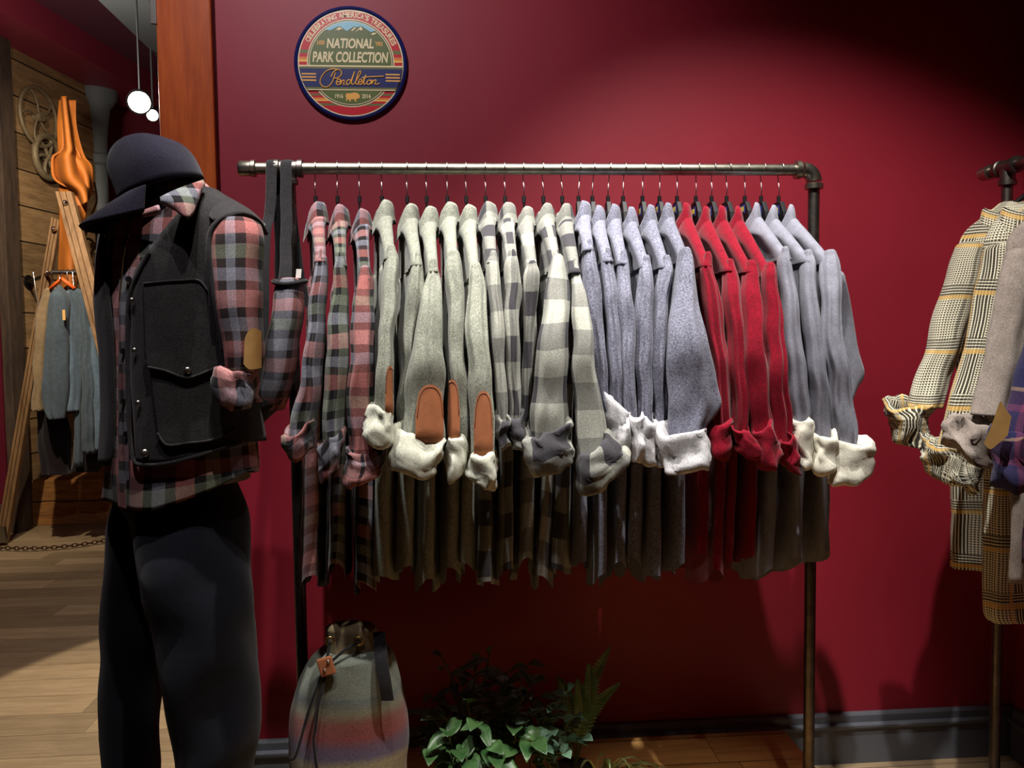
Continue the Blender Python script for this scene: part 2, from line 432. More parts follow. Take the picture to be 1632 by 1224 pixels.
M['frame'] = wood('honey_wood', (138, 106, 72), (90, 64, 40), 'Z', 0, .5, .01, .5, 10, across='X')
M['plat'] = wood('pale_platform_boards', (216, 168, 104), (172, 124, 66), 'X', .14, 1.4, .003, .4, 9, across='Y')
M['darkwood'] = wood('dark_weathered_board', (84, 66, 52), (38, 30, 26), 'Z', 0, .5, .01, .8, 9, across='X')

# ------------------------------------------------------------------ the setting
WY = 2.3
def struct(name, mb, mat, **kw):
    o = mb.build(name, mat, **kw); o['kind'] = 'structure'; return o
corner = P(1611, 1125, WY).x
wl = P(352, 300, WY).x
CZ = 3.45
b = MB(); b.box((-9, -3, -.1), (corner+.3, 10, 0)); struct('floor', b, M['floor'])
b = MB(); b.box((-9, -3, CZ), (corner+.3, 10, CZ+.1)); struct('ceiling', b, M['ceil'])
b = MB(); b.box((wl, WY, 0), (corner+.2, WY+.14, CZ)); struct('wall_back', b, M['wall'])
b = MB(); b.box((corner, -3, 0), (corner+.14, WY, CZ)); struct('wall_right', b, M['wall'])
b = MB(); b.box((-9, -3.1, 0), (corner+.3, -3, CZ)); struct('wall_front', b, M['wall'])
b = MB(); b.box((P(336, 200, WY+.03).x, WY+.03, 0), (wl, WY+.14, CZ)); struct('trim_1', b, M['wall'])
# stained timber post that ends the wall
xa, xb = P(249, 60, WY-.02).x, P(337, 60, WY-.02).x
b = MB(); b.box((xa, WY-.02, 0), (xb, WY+.16, CZ)); struct('trim_2', b, M['post'], bevel=.004)
hp = P(251, 18, WY-.03)
b = MB(); b.box((xa-.012, WY-.026, hp.z-.03), (xa+.004, WY-.016, hp.z+.05)); o = b.build('hinge_plate', M['snap'], bevel=.001); tag(o, 'small pale metal hinge plate at the top left edge of the orange timber post', 'hinge')
# tall grey baseboards with a stepped moulding
ztop = P(1480, 1128, WY).z
def baseb(name, a, bb, n):
    """profile swept along a wall foot from a to bb, n = direction into the room"""
    prof = [(0, 0), (.022, 0), (.022, ztop-.045), (.026, ztop-.043), (.030, ztop-.036), (.030, ztop-.030), (.016, ztop-.026), (.016, ztop-.006), (.012, ztop), (0, ztop)]
    v = []; a = Vector(a); bb = Vector(bb); n = Vector(n)
    for p in (a, bb):
        for (o_, z) in prof: v.append(p+n*o_+Vector((0, 0, z)))
    k = len(prof); f = [(i, (i+1) % k, k+(i+1) % k, k+i) for i in range(k)]+[tuple(range(k)), tuple(range(2*k-1, k-1, -1))]
    m_ = MB(); m_.add(v, f); return struct(name, m_, M['base'])
baseb('baseboard_back', (wl, WY, 0), (corner, WY, 0), (0, -1, 0))
baseb('baseboard_right', (corner, -3, 0), (corner, WY-.03, 0), (-1, 0, 0))

# ---- back room
A = PZ(24, 846, 0); zt = P(22, 60, A.y).z
Bp = PZ(149, 143, zt)
dirw = Vector((Bp.x-A.x, Bp.y-A.y, 0)); lw = dirw.length; dirw.normalize(); nin = Vector((dirw.y, -dirw.x, 0))
if nin.x < 0: nin = -nin
A0 = Vector((A.x, A.y, 0))
def W(u, z, off=0.0): return A0+dirw*u+Vector((0, 0, z))+nin*off
b = MB(); q = [W(0, 0), W(lw, 0), W(lw, zt), W(0, zt)]; q2 = [W(0, 0, -.1), W(lw, 0, -.1), W(lw, zt, -.1), W(0, zt, -.1)]
b.add(q+q2, [(0, 1, 2, 3), (4, 7, 6, 5), (0, 4, 5, 1), (1, 5, 6, 2), (2, 6, 7, 3), (3, 7, 4, 0)],
      [(0, 0), (lw, 0), (lw, zt), (0, zt)]*2)
struct('wall_left', b, M['plankwall'])
b = MB(); b.obox(W(.0, zt/2, .03), dirw*.07, nin*.05, Vector((0, 0, zt/2))); struct('trim_3', b, M['darkwood'], bevel=.004)
# burgundy wall stub and its base left of the planks
b = MB(); c1 = W(-.07, 0, .02); b.box((c1.x-2.2, c1.y-.02, 0), (c1.x-.0, c1.y+.12, zt+.5)); struct('wall_stub', b, wallpaint('dark_burgundy_paint', (84, 18, 34)))
b = MB(); b.box((c1.x-.26, c1.y-.05, 0), (c1.x-.0, c1.y-.02, .2)); struct('baseboard_stub', b, M['darkwood'])
# soffit over the planks
b = MB(); b.obox(W(lw/2-1.2, zt+.22, .16), dirw*(lw/2+1.7), nin*.20, Vector((0, 0, .22))); struct('trim_4', b, M['wall2'])
# grey header and back wall of the room
b = MB(); b.box((-9, 8.0, 0), (P(345, 300, 9).x+.8, 8.1, CZ)); struct('wall_far', b, M['wall2'])
h0 = P(212, 100, 5.0); b = MB(); b.box((h0.x, 2.6, 3.05), (h0.x+1.4, 7.6, CZ)); struct('trim_5', b, M['greyp'])
# round cast column with a capital
pc = P(163, 400, 6.9); b = MB()
ptop = P(163, 150, 6.9).z; cap = P(163, 245, 6.9).z
b.lathe((pc.x, pc.y, 0), [(.12, 0), (.12, .12), (.07, .2), (.065, cap-.1), (.085, cap-.08), (.085, cap-.02), (.068, cap), (.075, cap+.15), (.10, cap+.35), (.15, ptop-.05), (.16, ptop), (.16, CZ)], 32)
o = b.build('column', M['colp'], smooth=True, loc=(pc.x, pc.y, 0)); smooth_by(o)
tag(o, 'grey round column with flared capital behind the plank wall', 'column')

# ------------------------------------------------------------------ low wooden platform under the rack
pr = PZ(1290, 1210, .12).x; plx = P(470, 1150, 2.0).x
b = MB(); b.box((plx, 1.30, 0), (pr, WY-.035, .12))
o = b.build('platform', M['plat'], bevel=.004); tag(o, 'low pale wooden platform under the pipe rack', 'platform')

# ------------------------------------------------------------------ main pipe rack
RY = 1.85
RL = P(388, 268, RY); RR = P(1284, 271.5, RY); rz = (RL.z+RR.z)/2
RPR = .0128
rack = thing('pipe_clothing_rack', 'silver and black steel pipe clothing rack against the burgundy wall', 'clothing rack', ((RL.x+RR.x)/2, RY, .12))
px_r = P(1297, 300, RY).x; px_l = P(461, 300, RY).x
b = MB(); b.cyl((RL.x, RY, rz), (px_r-.03, RY, rz), RPR, 24); smooth_by(b.build('rail', M['pipe'], rack))
b = MB(); b.lathe((RL.x-.006, RY, rz), [(.0, -.004), (.014, -.004), (.0165, 0), (.0165, .022), (.0185, .024), (.0185, .032), (.0135, .034)], 24, Vector((1, 0, 0))); smooth_by(b.build('end_cap', M['pipe'], rack))
# elbow
b = MB(); arc = []
for i in range(13):
    t = i/12*math.pi/2; arc.append((px_r-.026+.026*math.sin(t), RY, rz-.026+.026*math.cos(t)))
b.path(arc, .0175, 20)
b.lathe((px_r-.045, RY, rz), [(.0145, 0), (.0205, .001), (.0205, .012), (.0175, .014)], 24, Vector((1, 0, 0)))
b.lathe((px_r, RY, rz-.044), [(.0145, 0), (.0205, .001), (.0205, .012), (.0175, .014)], 24, Vector((0, 0, 1)))
smooth_by(b.build('elbow', M['pipe'], rack), 50)
for xx, topz in ((px_r, rz-.03), (px_l, rz)):
    b = MB(); b.cyl((xx, RY, .128), (xx, RY, topz), RPR, 24); smooth_by(b.build('upright', M['pipe_dark'], rack))
    b = MB(); b.lathe((xx, RY, .12), [(.055, 0), (.055, .006), (.024, .010), (.021, .03), (.013, .03)], 24); smooth_by(b.build('flange', M['pipe_dark'], rack))
b = MB(); b.lathe((px_l-.03, RY, rz), [(.0145, 0), (.0195, .001), (.0195, .010), (.017, .012), (.017, .048), (.0195, .050), (.0195, .060), (.0145, .061)], 24, Vector((1, 0, 0)))
b.lathe((px_l, RY, rz-.035), [(.0145, 0), (.0195, .001), (.0195, .010), (.017, .012), (.017, .03)], 24)
smooth_by(b.build('tee_fitting', M['pipe_dark'], rack))

# ------------------------------------------------------------------ shirts on the rack
SH = [ # kind, hook px, sleeve rows (first = shoulder seam), cuff TL TR BR BL, tail px, sleeve Y, patch (px box)
('pink', 502, [(500,523,408),(491,520,500),(480,514,580),(470,509,640),(462,505,690)], [(447,694),(506,655),(499,710),(460,733)], 482, 1.59, None),
('pink', 537, [(531,557,416),(525,556,500),(519,554,580),(515,550,650),(514,546,700)], [(504,712),(550,674),(546,738),(511,762)], 523, 1.59, None),
('pink', 572, [(567,598,438),(560,597,500),(555,596,580),(552,598,650),(556,606,715)], [(556,710),(615,705),(612,750),(545,770)], 578, 1.585, None),
('olive', 608, [(609,636,404),(606,632,480),(601,626,560),(598,627,620),(597,628,650)], [(590,639),(632,653),(628,708),(578,692)], 612, 1.565, (614,630,583,648)),
('olive', 648, [(654,676,414),(647,676,480),(640,672,560),(636,668,620),(634,664,680)], [(630,690),(660,690),(658,735),(632,735)], 642, 1.62, None),
('olive', 679, [(678,703,424),(668,704,480),(656,708,560),(646,708,620),(636,708,690)], [(627,680),(708,696),(699,758),(618,738)], 672, 1.575, (662,709,613,694)),
('olive', 712, [(707,736,410),(712,740,480),(714,744,560),(714,748,620),(712,746,695)], [(708,686),(746,692),(741,752),(712,755)], 715, 1.60, (708,733,605,692)),
('olive', 742, [(743,772,432),(744,776,500),(746,782,580),(748,786,640),(748,787,715)], [(745,718),(795,713),(797,775),(742,758)], 746, 1.58, (755,786,623,714)),
('buffalo', 773, [(773,797,412),(778,800,480),(786,806,560),(790,812,620),(792,812,662)], [(788,662),(816,658),(812,706),(794,708)], 775, 1.60, None),
('buffalo', 804, [(804,830,410),(803,830,480),(803,828,560),(806,828,620),(808,828,665)], [(808,660),(836,656),(834,706),(812,709)], 803, 1.61, None),
('buffalo', 834, [(834,864,428),(834,854,500),(832,848,580),(830,844,650),(828,842,665)], [(826,668),(846,664),(844,705),(828,700)], 832, 1.625, None),
('buffalo', 865, [(872,905,420),(866,906,480),(858,906,540),(849,904,610),(845,904,655),(846,904,690)], [(830,706),(908,661),(917,722),(848,756)], 862, 1.575, None),
('buffalo', 895, [(908,928,426),(911,936,480),(912,945,540),(913,957,620),(915,966,680),(918,970,712)], [(918,721),(972,686),(1009,724),(922,790)], 892, 1.57, None),
('blue', 925, [(928,949,390),(930,960,480),(936,966,560),(942,970,620),(948,976,650)], [(958,622),(1008,648),(1000,690),(966,692)], 925, 1.62, None),
('blue', 947, [(959,979,408),(964,985,480),(968,990,560),(972,994,620),(975,996,650)], [(975,652),(1010,650),(1008,712),(980,715)], 955, 1.61, None),
('blue', 972, [(982,1004,412),(985,1010,480),(988,1014,560),(990,1014,620),(994,1018,660)], [(998,662),(1026,656),(1024,728),(1000,725)], 984, 1.605, None),
('blue', 996, [(1016,1042,418),(1014,1040,480),(1012,1038,560),(1014,1038,620),(1018,1040,670)], [(1018,660),(1045,670),(1046,735),(1018,733)], 1015, 1.61, None),
('blue', 1027, [(1048,1073,418),(1040,1068,480),(1034,1064,560),(1036,1062,620),(1040,1062,670)], [(1036,676),(1064,680),(1062,735),(1040,735)], 1050, 1.62, None),
('blue', 1054, [(1077,1108,408),(1070,1114,480),(1062,1126,540),(1058,1141,600),(1058,1151,638),(1062,1140,662),(1068,1120,690)], [(1042,686),(1126,680),(1131,738),(1056,752)], 1085, 1.575, None),
('red', 1082, [(1114,1139,416),(1122,1150,480),(1130,1158,560),(1136,1162,620),(1138,1164,670)], [(1124,670),(1163,663),(1160,720),(1128,718)], 1120, 1.61, None),
('red', 1112, [(1150,1176,424),(1153,1180,480),(1160,1186,560),(1164,1190,620),(1166,1194,680)], [(1162,678),(1200,678),(1211,722),(1164,720)], 1146, 1.595, None),
('red', 1137, [(1180,1209,426),(1181,1212,480),(1182,1218,560),(1186,1224,620),(1192,1230,670)], [(1196,684),(1230,662),(1246,730),(1204,740)], 1170, 1.585, None),
('red', 1161, [(1211,1242,432),(1214,1246,500),(1218,1254,580),(1222,1260,640),(1226,1262,690)], [(1232,692),(1265,690),(1273,748),(1244,740)], 1200, 1.595, None),
('slate', 1190, [(1243,1265,405),(1246,1272,480),(1250,1282,560),(1256,1288,620),(1260,1288,670)], [(1258,664),(1289,655),(1293,732),(1265,737)], 1225, 1.60, None),
('slate', 1216, [(1275,1300,410),(1278,1304,480),(1284,1312,560),(1290,1320,620),(1294,1324,690)], [(1295,687),(1325,680),(1323,736),(1289,748)], 1272, 1.595, None),
('slate', 1244, [(1307,1336,412),(1308,1338,480),(1312,1346,560),(1320,1354,620),(1326,1360,695)], [(1325,692),(1388,701),(1382,748),(1316,770)], 1330, 1.585, None),
]
MAT = {'pink': ('pink_plaid', 'pink_plaid'), 'olive': ('olive', 'olive_in'), 'buffalo': ('buffalo', 'buffalo'),
       'blue': ('blue', 'blue_in'), 'red': ('red', 'red'), 'slate': ('slate', 'cream_in')}
NAME = {'pink': 'pink and charcoal plaid shirt', 'olive': 'olive-grey wool shirt', 'buffalo': 'grey and black block plaid shirt',
        'blue': 'blue-grey heather shirt', 'red': 'red wool shirt', 'slate': 'slate grey shirt with cream turned-back cuff'}
GRP = {'pink': 'pink plaid shirts on the pipe rack', 'olive': 'olive-grey shirts on the pipe rack', 'buffalo': 'grey block plaid shirts on the pipe rack',
       'blue': 'blue-grey heather shirts on the pipe rack', 'red': 'red shirts on the pipe rack', 'slate': 'slate grey shirts on the pipe rack'}
ORD = ['first', 'second', 'third', 'fourth', 'fifth', 'sixth']
SIDE = {'pink': 'from the black straps', 'olive': 'from the pink plaid shirts', 'buffalo': 'from the olive-grey shirts',
        'blue': 'from the block plaid shirts', 'red': 'from the blue-grey shirts', 'slate': 'from the red shirts'}
cnt = {}
for si, (kind, hx, rows, cq, tail, sy, patch) in enumerate(SH):
    k = cnt.get(kind, 0); cnt[kind] = k+1; sd = si*1.37
    body_m, cuff_m = M[MAT[kind][0]], M[MAT[kind][1]]
    top = P(hx, 268, RY); N = Vector((top.x, RY, 0))
    dz0 = [0, 6, 12, -2, 3, 8, 0, 5, 0, 2, 7, 3, 4, -2, 6, 4, 8, 6, 2, 2, 7, 7, 7, 2, 5, 4][si]
    ncx = hx+(8 if si >= 13 else 3)
    zn = P(ncx, 336+dz0, RY).z
    Lx = (rows[0][0]+rows[0][1])/2; LY = 1.635
    L = P(Lx, rows[0][2]-2, LY)
    ax = Vector((L.x-N.x, L.y-N.y, 0)); hl = ax.length; ax.normalize(); tv = Vector((-ax.y, ax.x, 0))   # tv points to +X (back of shirt)
    if tv.x < 0: tv = -tv
    zl = L.z
    T = P(tail, 890, LY+.02); Tn = Vector((T.x, T.y, 0))
    # -- hanger
    hl_name = ('chrome hook hanger holding the %s %s %s' % (ORD[k], NAME[kind].replace(' with cream turned-back cuff', ''), SIDE[kind]))
    if si >= 13: hl_name = hl_name.replace('chrome hook hanger', 'black plastic hanger')
    hg = thing('hanger', hl_name, 'hanger', (N.x, RY, rz+.02), 'hangers on the pipe rack rail')
    b = MB(); pts = []; hr = .0165
    for i in range(15):
        a = math.radians(205-i*(205+30)/14)      # behind, over the top, then down the front
        pts.append(N+ax*(-math.cos(a)*-hr*1.0)*-1+Vector((0, 0, rz+hr*math.sin(a)+.0)))
    # front side continues down into the shank
    zs = P(hx, 314, RY).z; last = pts[-1]
    lean = P(hx+(-3 if si > 12 else 1), 318, RY).x-N.x
    e1 = N+Vector((lean, 0, 0))
    pts += [Vector((N.x+(last.x-N.x)*.6+lean*.4, N.y+(last.y-N.y)*.6, rz-.024)), Vector((e1.x, e1.y+ax.y*.003, rz-.04)), Vector((e1.x, e1.y, zs))]
    b.path(pts, .0012, 8); smooth_by(b.build('hook', M['chrome'], hg), 60)
    zf = P(hx, 323, RY).z
    b = MB(); b.cyl((e1.x, e1.y, zf), (e1.x, e1.y, zs+.002), .0045, 14); smooth_by(b.build('ferrule', M['black_plastic'], hg))
    if si < 13:
        b = MB(); b.cyl((e1.x, e1.y, zn-.045), (e1.x, e1.y, zf), .0032, 12); smooth_by(b.build('neck', M['chrome'], hg))
    # shoulder bar: thin plate with a hump for the black ones
    b = MB(); S = 17; v = []; f = []; hump = (zf-zn+.002) if si >= 13 else -.035
    zt_ = [];
    for i in range(S):
        s = -1+2*i/(S-1); s_ = s*(hl-.085)
        if si >= 13: zc = zn+hump*math.exp(-(s_/.034)**4) if abs(s_) < .05 else zn-.01
        zslope = zn-.052-(zn-zl-.008)*min(1, max(0, (abs(s_)-.03)/(hl-.04)))
        ztp = max(zslope, zn+hump*math.exp(-(s_/.046)**4)-.09*(1-math.exp(-(s_/.046)**4))) if si >= 13 else zslope
        zbt = min(ztp-.014, zslope-.016)
        for tt, z in ((-.005, ztp), (.005, ztp), (.005, zbt), (-.005, zbt)):
            v.append(e1+ax*s_+tv*tt+Vector((0, 0, z)))
    for i in range(S-1):
        for j in range(4): f.append((i*4+j, i*4+(j+1) % 4, i*4+4+(j+1) % 4, i*4+4+j))
    f += [(0, 1, 2, 3), tuple(range(S*4-1, S*4-5, -1))]
    b.add(v, f); b.build('shoulder_bar', M['black_plastic'], hg, bevel=.001)
    if si >= 17:
        lab = MB(); lc = e1-tv*.0058+Vector((0, 0, zn+hump*.25))
        lab.obox(lc, ax*.014, tv*.0006, Vector((0, 0, .010))); M.setdefault('label_blue', plain('blue_label', (40, 52, 120), .5))
        lo = lab.build('size_label', M['label_blue'], hg)
        lab = MB(); M.setdefault('label_yellow', plain('yellow_print', (200, 180, 70), .5))
        for q in (-1, 0, 1): lab.obox(lc-tv*.0008+ax*q*.007, ax*.0022, tv*.0004, Vector((0, 0, .0055)))
        lo2 = lab.build('print', M['label_yellow'], lo)
    # -- shirt
    extra = {('olive', 'p'): ' with leather elbow patch'}.get((kind, 'p' if patch else ''), '')
    lb = '%s%s, %s %s' % (NAME[kind], extra, ORD[k], SIDE[kind])
    root = thing('shirt', lb, 'shirt', (N.x, RY, zn), GRP[kind])
    n = 64; prof = []
    zh = .80+.02*math.sin(si*2.1)
    # rows: fraction of half length, thickness, z
    prof.append((.045, .016, zn-.012)); prof.append((.062, .022, zn-.022))
    for i in range(1, 9):
        u = i/8; prof.append((.062+(hl-.062)*u, .0215-.003*u, zn-.024-(zn-.024-zl+.004)*(u**1.10)))
    prof.append((hl+.012, .0205, zl-.012)); prof.append((hl+.010, .0200, zl-.016)); prof.append((hl-.004, .0165, zl-.014))
    nb = 22; xs_ = [P(q[1], 268, RY).x for q in SH]
    gap = ((xs_[min(si+1, 25)]-xs_[max(si-1, 0)])/(2 if 0 < si < 25 else 1))*.5; thb = min(.026, max(.0165, gap*.98))
    for i in range(1, nb+1):
        u = i/nb; prof.append((hl*(1-.05*min(1, u*6))-.004, .0165+(thb-.0165)*min(1, u*4)+.001*u, zl-(zl-zh)*u))
    pts = []
    for i, (hw, th, z) in enumerate(prof):
        u = max(0, (zl-z)/(zl-zh)); ring = []
        for j in range(n):
            a = 2*math.pi*j/n+math.pi      # start on the far side
            cs, sn = math.cos(a), math.sin(a)
            if 10 <= i <= 12 and cs < .55: hw_, th_ = (hl, .0178)
            else: hw_, th_ = (hw, th)
            s = hw_*math.copysign(abs(cs)**.75, cs); t = th_*math.copysign(abs(sn)**.65, sn)
            near = max(0, s/hl)
            t *= 1-.45*min(1, max(0, (hw_-abs(s)-.012)/.05))*(1 if i > 2 else 0)*(1-.6*max(0, (zl-z)/(zl-zh)))
            fo = (.007*min(1, u*3))*math.sin(s*30+sd+u*1.5)+.002*u*math.sin(s*55+sd*2)
            p = N+ax*s+tv*(t+fo)
            far = max(0, -s/hl)
            sh = (Tn-Vector((L.x, L.y, 0)))*u
            p = p+sh*(.35+.65*near)*.9
            zz = z
            if u > 0: zz = z-(.075*(1-(s/hl)**2)**1.0)*u**4+.006*u*math.sin(a*3+sd)
            if i < 5: zz -= (.05 if si >= 13 else .03)*max(0, -sn)*(1-i/5)
            q = p+Vector((0, 0, zz)); q += wob(q, .0025*min(1, .3+u*3), 16, sd)
            ring.append(q)
        pts.append(ring)
    def shr(r_, s, dz):
        c = sum(r_, Vector())/len(r_); return [c+(q-c)*s+Vector((0, 0, dz)) for q in r_]
    inner = [shr(pts[-1], .985, .002)]
    r2 = []
    for q in pts[-1]:
        r2.append(Vector(q)+Vector((0, 0, .05)))
    c2 = sum(r2, Vector())/len(r2); r2 = [c2+Vector(((q-c2).x*.9, (q-c2).y*.9, (q-c2).z)) for q in r2]
    v, f = grid(pts); obj('body', v, f, body_m, root, uvgrid(pts, sd*.21, sd*.13))
    # yoke lip hanging over the sleeve head
    # -- collar
    cr = []; cs_ = [(.86, -.034, 0), (.92, -.012, 0), (.97, 0.002, 0), (1.05, .004, 0), (1.13, -.002, 0), (1.22, -.018, .2), (1.32, -.036, 1.0)]
    for (sc, dz, fl) in cs_:
        ring = []
        for j in range(28):
            a = 2*math.pi*j/28+math.pi; cs, sn = math.cos(a), math.sin(a)
            dip = (.058*max(0, -sn)**.9) if si >= 13 else .040*max(0, -sn)**1.5
            q = e1*.3+N*.7+ax*(.048*sc*cs)+tv*(.0215*sc*sn)+Vector((0, 0, zn+dz-dip+.010*abs(cs)-fl*.006*math.cos(2*a)))
            ring.append(q+wob(q, .003, 30, sd+3))
        cr.append(ring)
    v, f = grid(cr); co_ = obj('collar', v, f, body_m, root, uvgrid(cr, sd*.3, 0))
    # -- near sleeve
    r0_ = rows[0]; rws = [(r0_[0]+6, r0_[1]-6, r0_[2]-4, LY+.012), (r0_[0]+1, r0_[1]-2, r0_[2]+16, LY+.004)]
    rows = rows[:-1]+[rows[-1], (rows[-1][0]+2, rows[-1][1]-2, rows[-1][2]+24)]
    for i, r_ in enumerate(rows[1:]): rws.append((r_[0], r_[1], r_[2], LY+(sy-LY)*min(1, (i+1)/2.0)))
    sl = tube('sleeve', rws, sy, .026, body_m, root, m=36, n=48, fold=.30, k=[5,7,6][si%3], seed=sd, amp=.007, uoff=sd*.17, voff=sd*.31)
    if patch:
        x0, x1, y0, y1 = patch; g = []
        rr = sorted([(r_[2], r_[0], r_[1]) for r_ in rws])
        def lr(py):
            for a_, b_ in zip(rr, rr[1:]):
                if a_[0] <= py <= b_[0]:
                    t = (py-a_[0])/(b_[0]-a_[0]); return a_[1]+(b_[1]-a_[1])*t, a_[2]+(b_[2]-a_[2])*t
            return rr[-1][1], rr[-1][2]
        cx, cy = (x0+x1)/2, (y0+y1)/2
        def pf(px, py, off):
            a_, b_ = lr(py); px_ = min(max(px, a_+1), b_-1); t = (px_-(a_+b_)/2)/((b_-a_)/2)
            return P(px_, py, sy-.031*math.sqrt(max(0, 1-t*t*.97))-.004-off+.010*min(1, max(0, (py-(y1+2))/12)))
        K = 12; T_ = []; B_ = []
        for i in range(K):
            t = -1+2*i/(K-1); hh = math.sqrt(max(0, 1-abs(t)**2.6)); 
            T_.append((cx+t*(x1-x0)/2, cy+(y1-y0)*.1-hh*(y1-y0)*.6)); B_.append((cx+t*(x1-x0)/2, y1+14))
        sheet('elbow_patch', T_, B_, pf, M['rust_leather'], sl, m=12, thick=.0025, off=.0, k=16)
        b = MB(); b.path([pf(x, y, .0026) for x, y in catmull([(cx+(x-cx)*.88, y+4) for x, y in T_], 40)], .0007, 6); b.build('stitching', M['stitch'], sl, smooth=True)
    cuff('cuff', cq, sy-.005, .038, cuff_m, root, seed=sd, uoff=sd*.4)
    # -- far sleeve, hangs on the wall side
    fs = N-ax*(hl+.005); b0 = []
    for i in range(16):
        u = i/15; z = zl-.01-.5*u; ring = []
        c = fs-ax*(.012+.01*math.sin(u*3))+Vector((0, 0, z))+(Tn-Vector((L.x, L.y, 0)))*u*.3
        for j in range(16):
            a = 2*math.pi*j/16; rr_ = (.020+.004*math.sin(3*a+sd+u*3))*(1 if i else .6)
            ring.append(c+ax*math.cos(a)*rr_*1.2+tv*math.sin(a)*rr_*.85)
        b0.append(ring)
    b0.append([sum(b0[-1], Vector())/16+(q-sum(b0[-1], Vector())/16)*.2+Vector((0, 0, .01)) for q in b0[-1]])
    v, f = grid(b0); obj('sleeve', v, f, body_m, root, uvgrid(b0, sd, 0))
    fq = sum(b0[-2], Vector())/16; rg = []
    for (sc, dz) in ((.7, .02), (1.0, .035), (1.15, .03), (1.25, 0), (1.2, -.03), (1.0, -.036), (.7, -.02)):
        rg.append([fq+(q-fq).normalized()*.024*sc+Vector((0, 0, dz)) for q in b0[-2]])
    rg = [[q+wob(q, .006, 30, sd) for q in r_] for r_ in rg]
    v, f = grid(rg); obj('cuff', v, f, cuff_m, root, uvgrid(rg, sd, 0))
    if si == 25:
        tube('sleeve_fold', [(1322,1345,440,1.70),(1330,1358,500,1.72),(1338,1368,560,1.72),(1340,1378,596,1.72),(1342,1366,618,1.72),(1344,1356,640,1.72)], 1.72, .018, body_m, root, m=18, n=20, seed=4, fold=.05)

# ------------------------------------------------------------------ plaid tote with black straps at the rail's left end
tote = thing('tote_bag', 'pink plaid wool tote bag hanging from the rail by two black straps', 'bag', (P(452, 270, RY).x, RY, rz))
def strap(x0, x1, yb0, xb0, xb1, name, back):
    a0 = P(x0, 262, RY).x; a1 = P(x1, 262, RY).x; cx = (a0+a1)/2; hw = (a1-a0)/2
    end = P((xb0+xb1)/2, yb0, 1.74); hw2 = (P(xb1, yb0, 1.74).x-P(xb0, yb0, 1.74).x)/2
    path = []; r = RPR+.004
    path.append((end.x+.015, RY+.03, back, hw))
    path.append((cx+.005, RY+.024, rz-.15, hw))
    for i in range(9):
        a = math.pi*i/8; path.append((cx, RY+r*math.cos(a), rz+r*math.sin(a), hw))
    path.append((cx+(end.x-cx)*.2, RY-.035, rz-.10, hw)); path.append((cx+(end.x-cx)*.55, RY-.07, rz-.19, hw*.98))
    path.append((end.x, 1.74, end.z, hw2))
    fine = catmull(path, 60); g = []
    for i, (x, y, z, h) in enumerate(fine):
        tx = Vector(fine[min(i+1, 59)][:3])-Vector(fine[max(i-1, 0)][:3]); nn = tx.cross(Vector((1, 0, 0))).normalized()
        c = Vector((x, y, z)); ring = []
        for j in range(12):
            a = 2*math.pi*j/12; ring.append(c+Vector((1, 0, 0))*h*math.copysign(abs(math.cos(a))**.5, math.cos(a))+nn*.0025*math.sin(a)+wob(c, .002, 20, x0))
        g.append(ring)
    v, f = grid(g); obj(name, v, f, M['black_cloth'], tote, uvgrid(g))
strap(427, 444, 640, 404, 428, 'strap', rz-.3)
strap(449, 467, 450, 443, 464, 'strap', rz-.3)
tube('bag_body', [(440,484,452,1.70),(434,484,490,1.68),(426,478,540,1.67),(420,470,590,1.66),(410,458,630,1.66),(404,450,652,1.67)], 1.66, .05, M['pink_plaid'], tote, m=24, n=32, fold=.12, seed=2.2, amp=.005, uoff=.06)
tube('bag_base', [(412,458,628,1.66),(406,450,645,1.66),(400,432,662,1.665),(398,412,680,1.67)], 1.66, .052, M['charcoal'], tote, m=12, n=28, fold=.08, seed=1.2, amp=.004)
b = MB(); e = []
for i in range(28):
    a = 2*math.pi*i/28; c = P(462, 450, 1.70); e.append((c.x+.031*math.cos(a), c.y+.048*math.sin(a), c.z+.004*math.sin(a)+.003*math.cos(2*a)))
b.path(e, .0045, 10, closed=True); b.build('binding', M['black_cloth'], tote, smooth=True)
b = MB(); c = P(476, 436, 1.70); b.obox(c, Vector((.005, .001, 0)), Vector((0, .0006, 0)), Vector((.001, 0, .009)))
b.build('price_tag', plain('white_card', (230, 226, 218), .6), tote)

# ------------------------------------------------------------------ mannequin
MY = 1.65; TH = math.radians(32)
fd = Vector((-math.sin(TH), -math.cos(TH), 0)); ld = Vector((math.cos(TH), -math.sin(TH), 0))
mc = P(283, 500, MY)
man = thing('mannequin', 'headless mannequin in charcoal vest, pink plaid shirt and dark jeans beside the rack', 'mannequin', (mc.x, MY, 0))
def mz(py): return P(283, py, MY).z
prof = [(288, .050, .054, 4), (300, .060, .060, 4), (312, .084, .072, 3), (328, .112, .082, 3), (346, .138, .092, 2), (370, .150, .100, 0), (410, .156, .109, 0), (470, .156, .114, 0),
        (560, .152, .112, 0), (640, .153, .114, 0), (700, .158, .117, 0), (745, .162, .120, 0), (830, .163, .122, 0)]
def sec(py):
    p = prof
    if py <= p[0][0]: return p[0][1:]
    for a, b_ in zip(p, p[1:]):
        if a[0] <= py <= b_[0]:
            t = (py-a[0])/(b_[0]-a[0]); return tuple(x+(y-x)*t for x, y in zip(a[1:], b_[1:]))
    return p[-1][1:]
def onvest(px, py, off): return onv(px, py, .016+off)
def mpt(py, phi, off=0.0):
    a, b_, dx = sec(py); c = Vector((mc.x+dx*.0012, MY, mz(py)))
    ca, sa = math.cos(phi), math.sin(phi)
    return c+ld*(a+off)*sa+fd*(b_+off)*ca
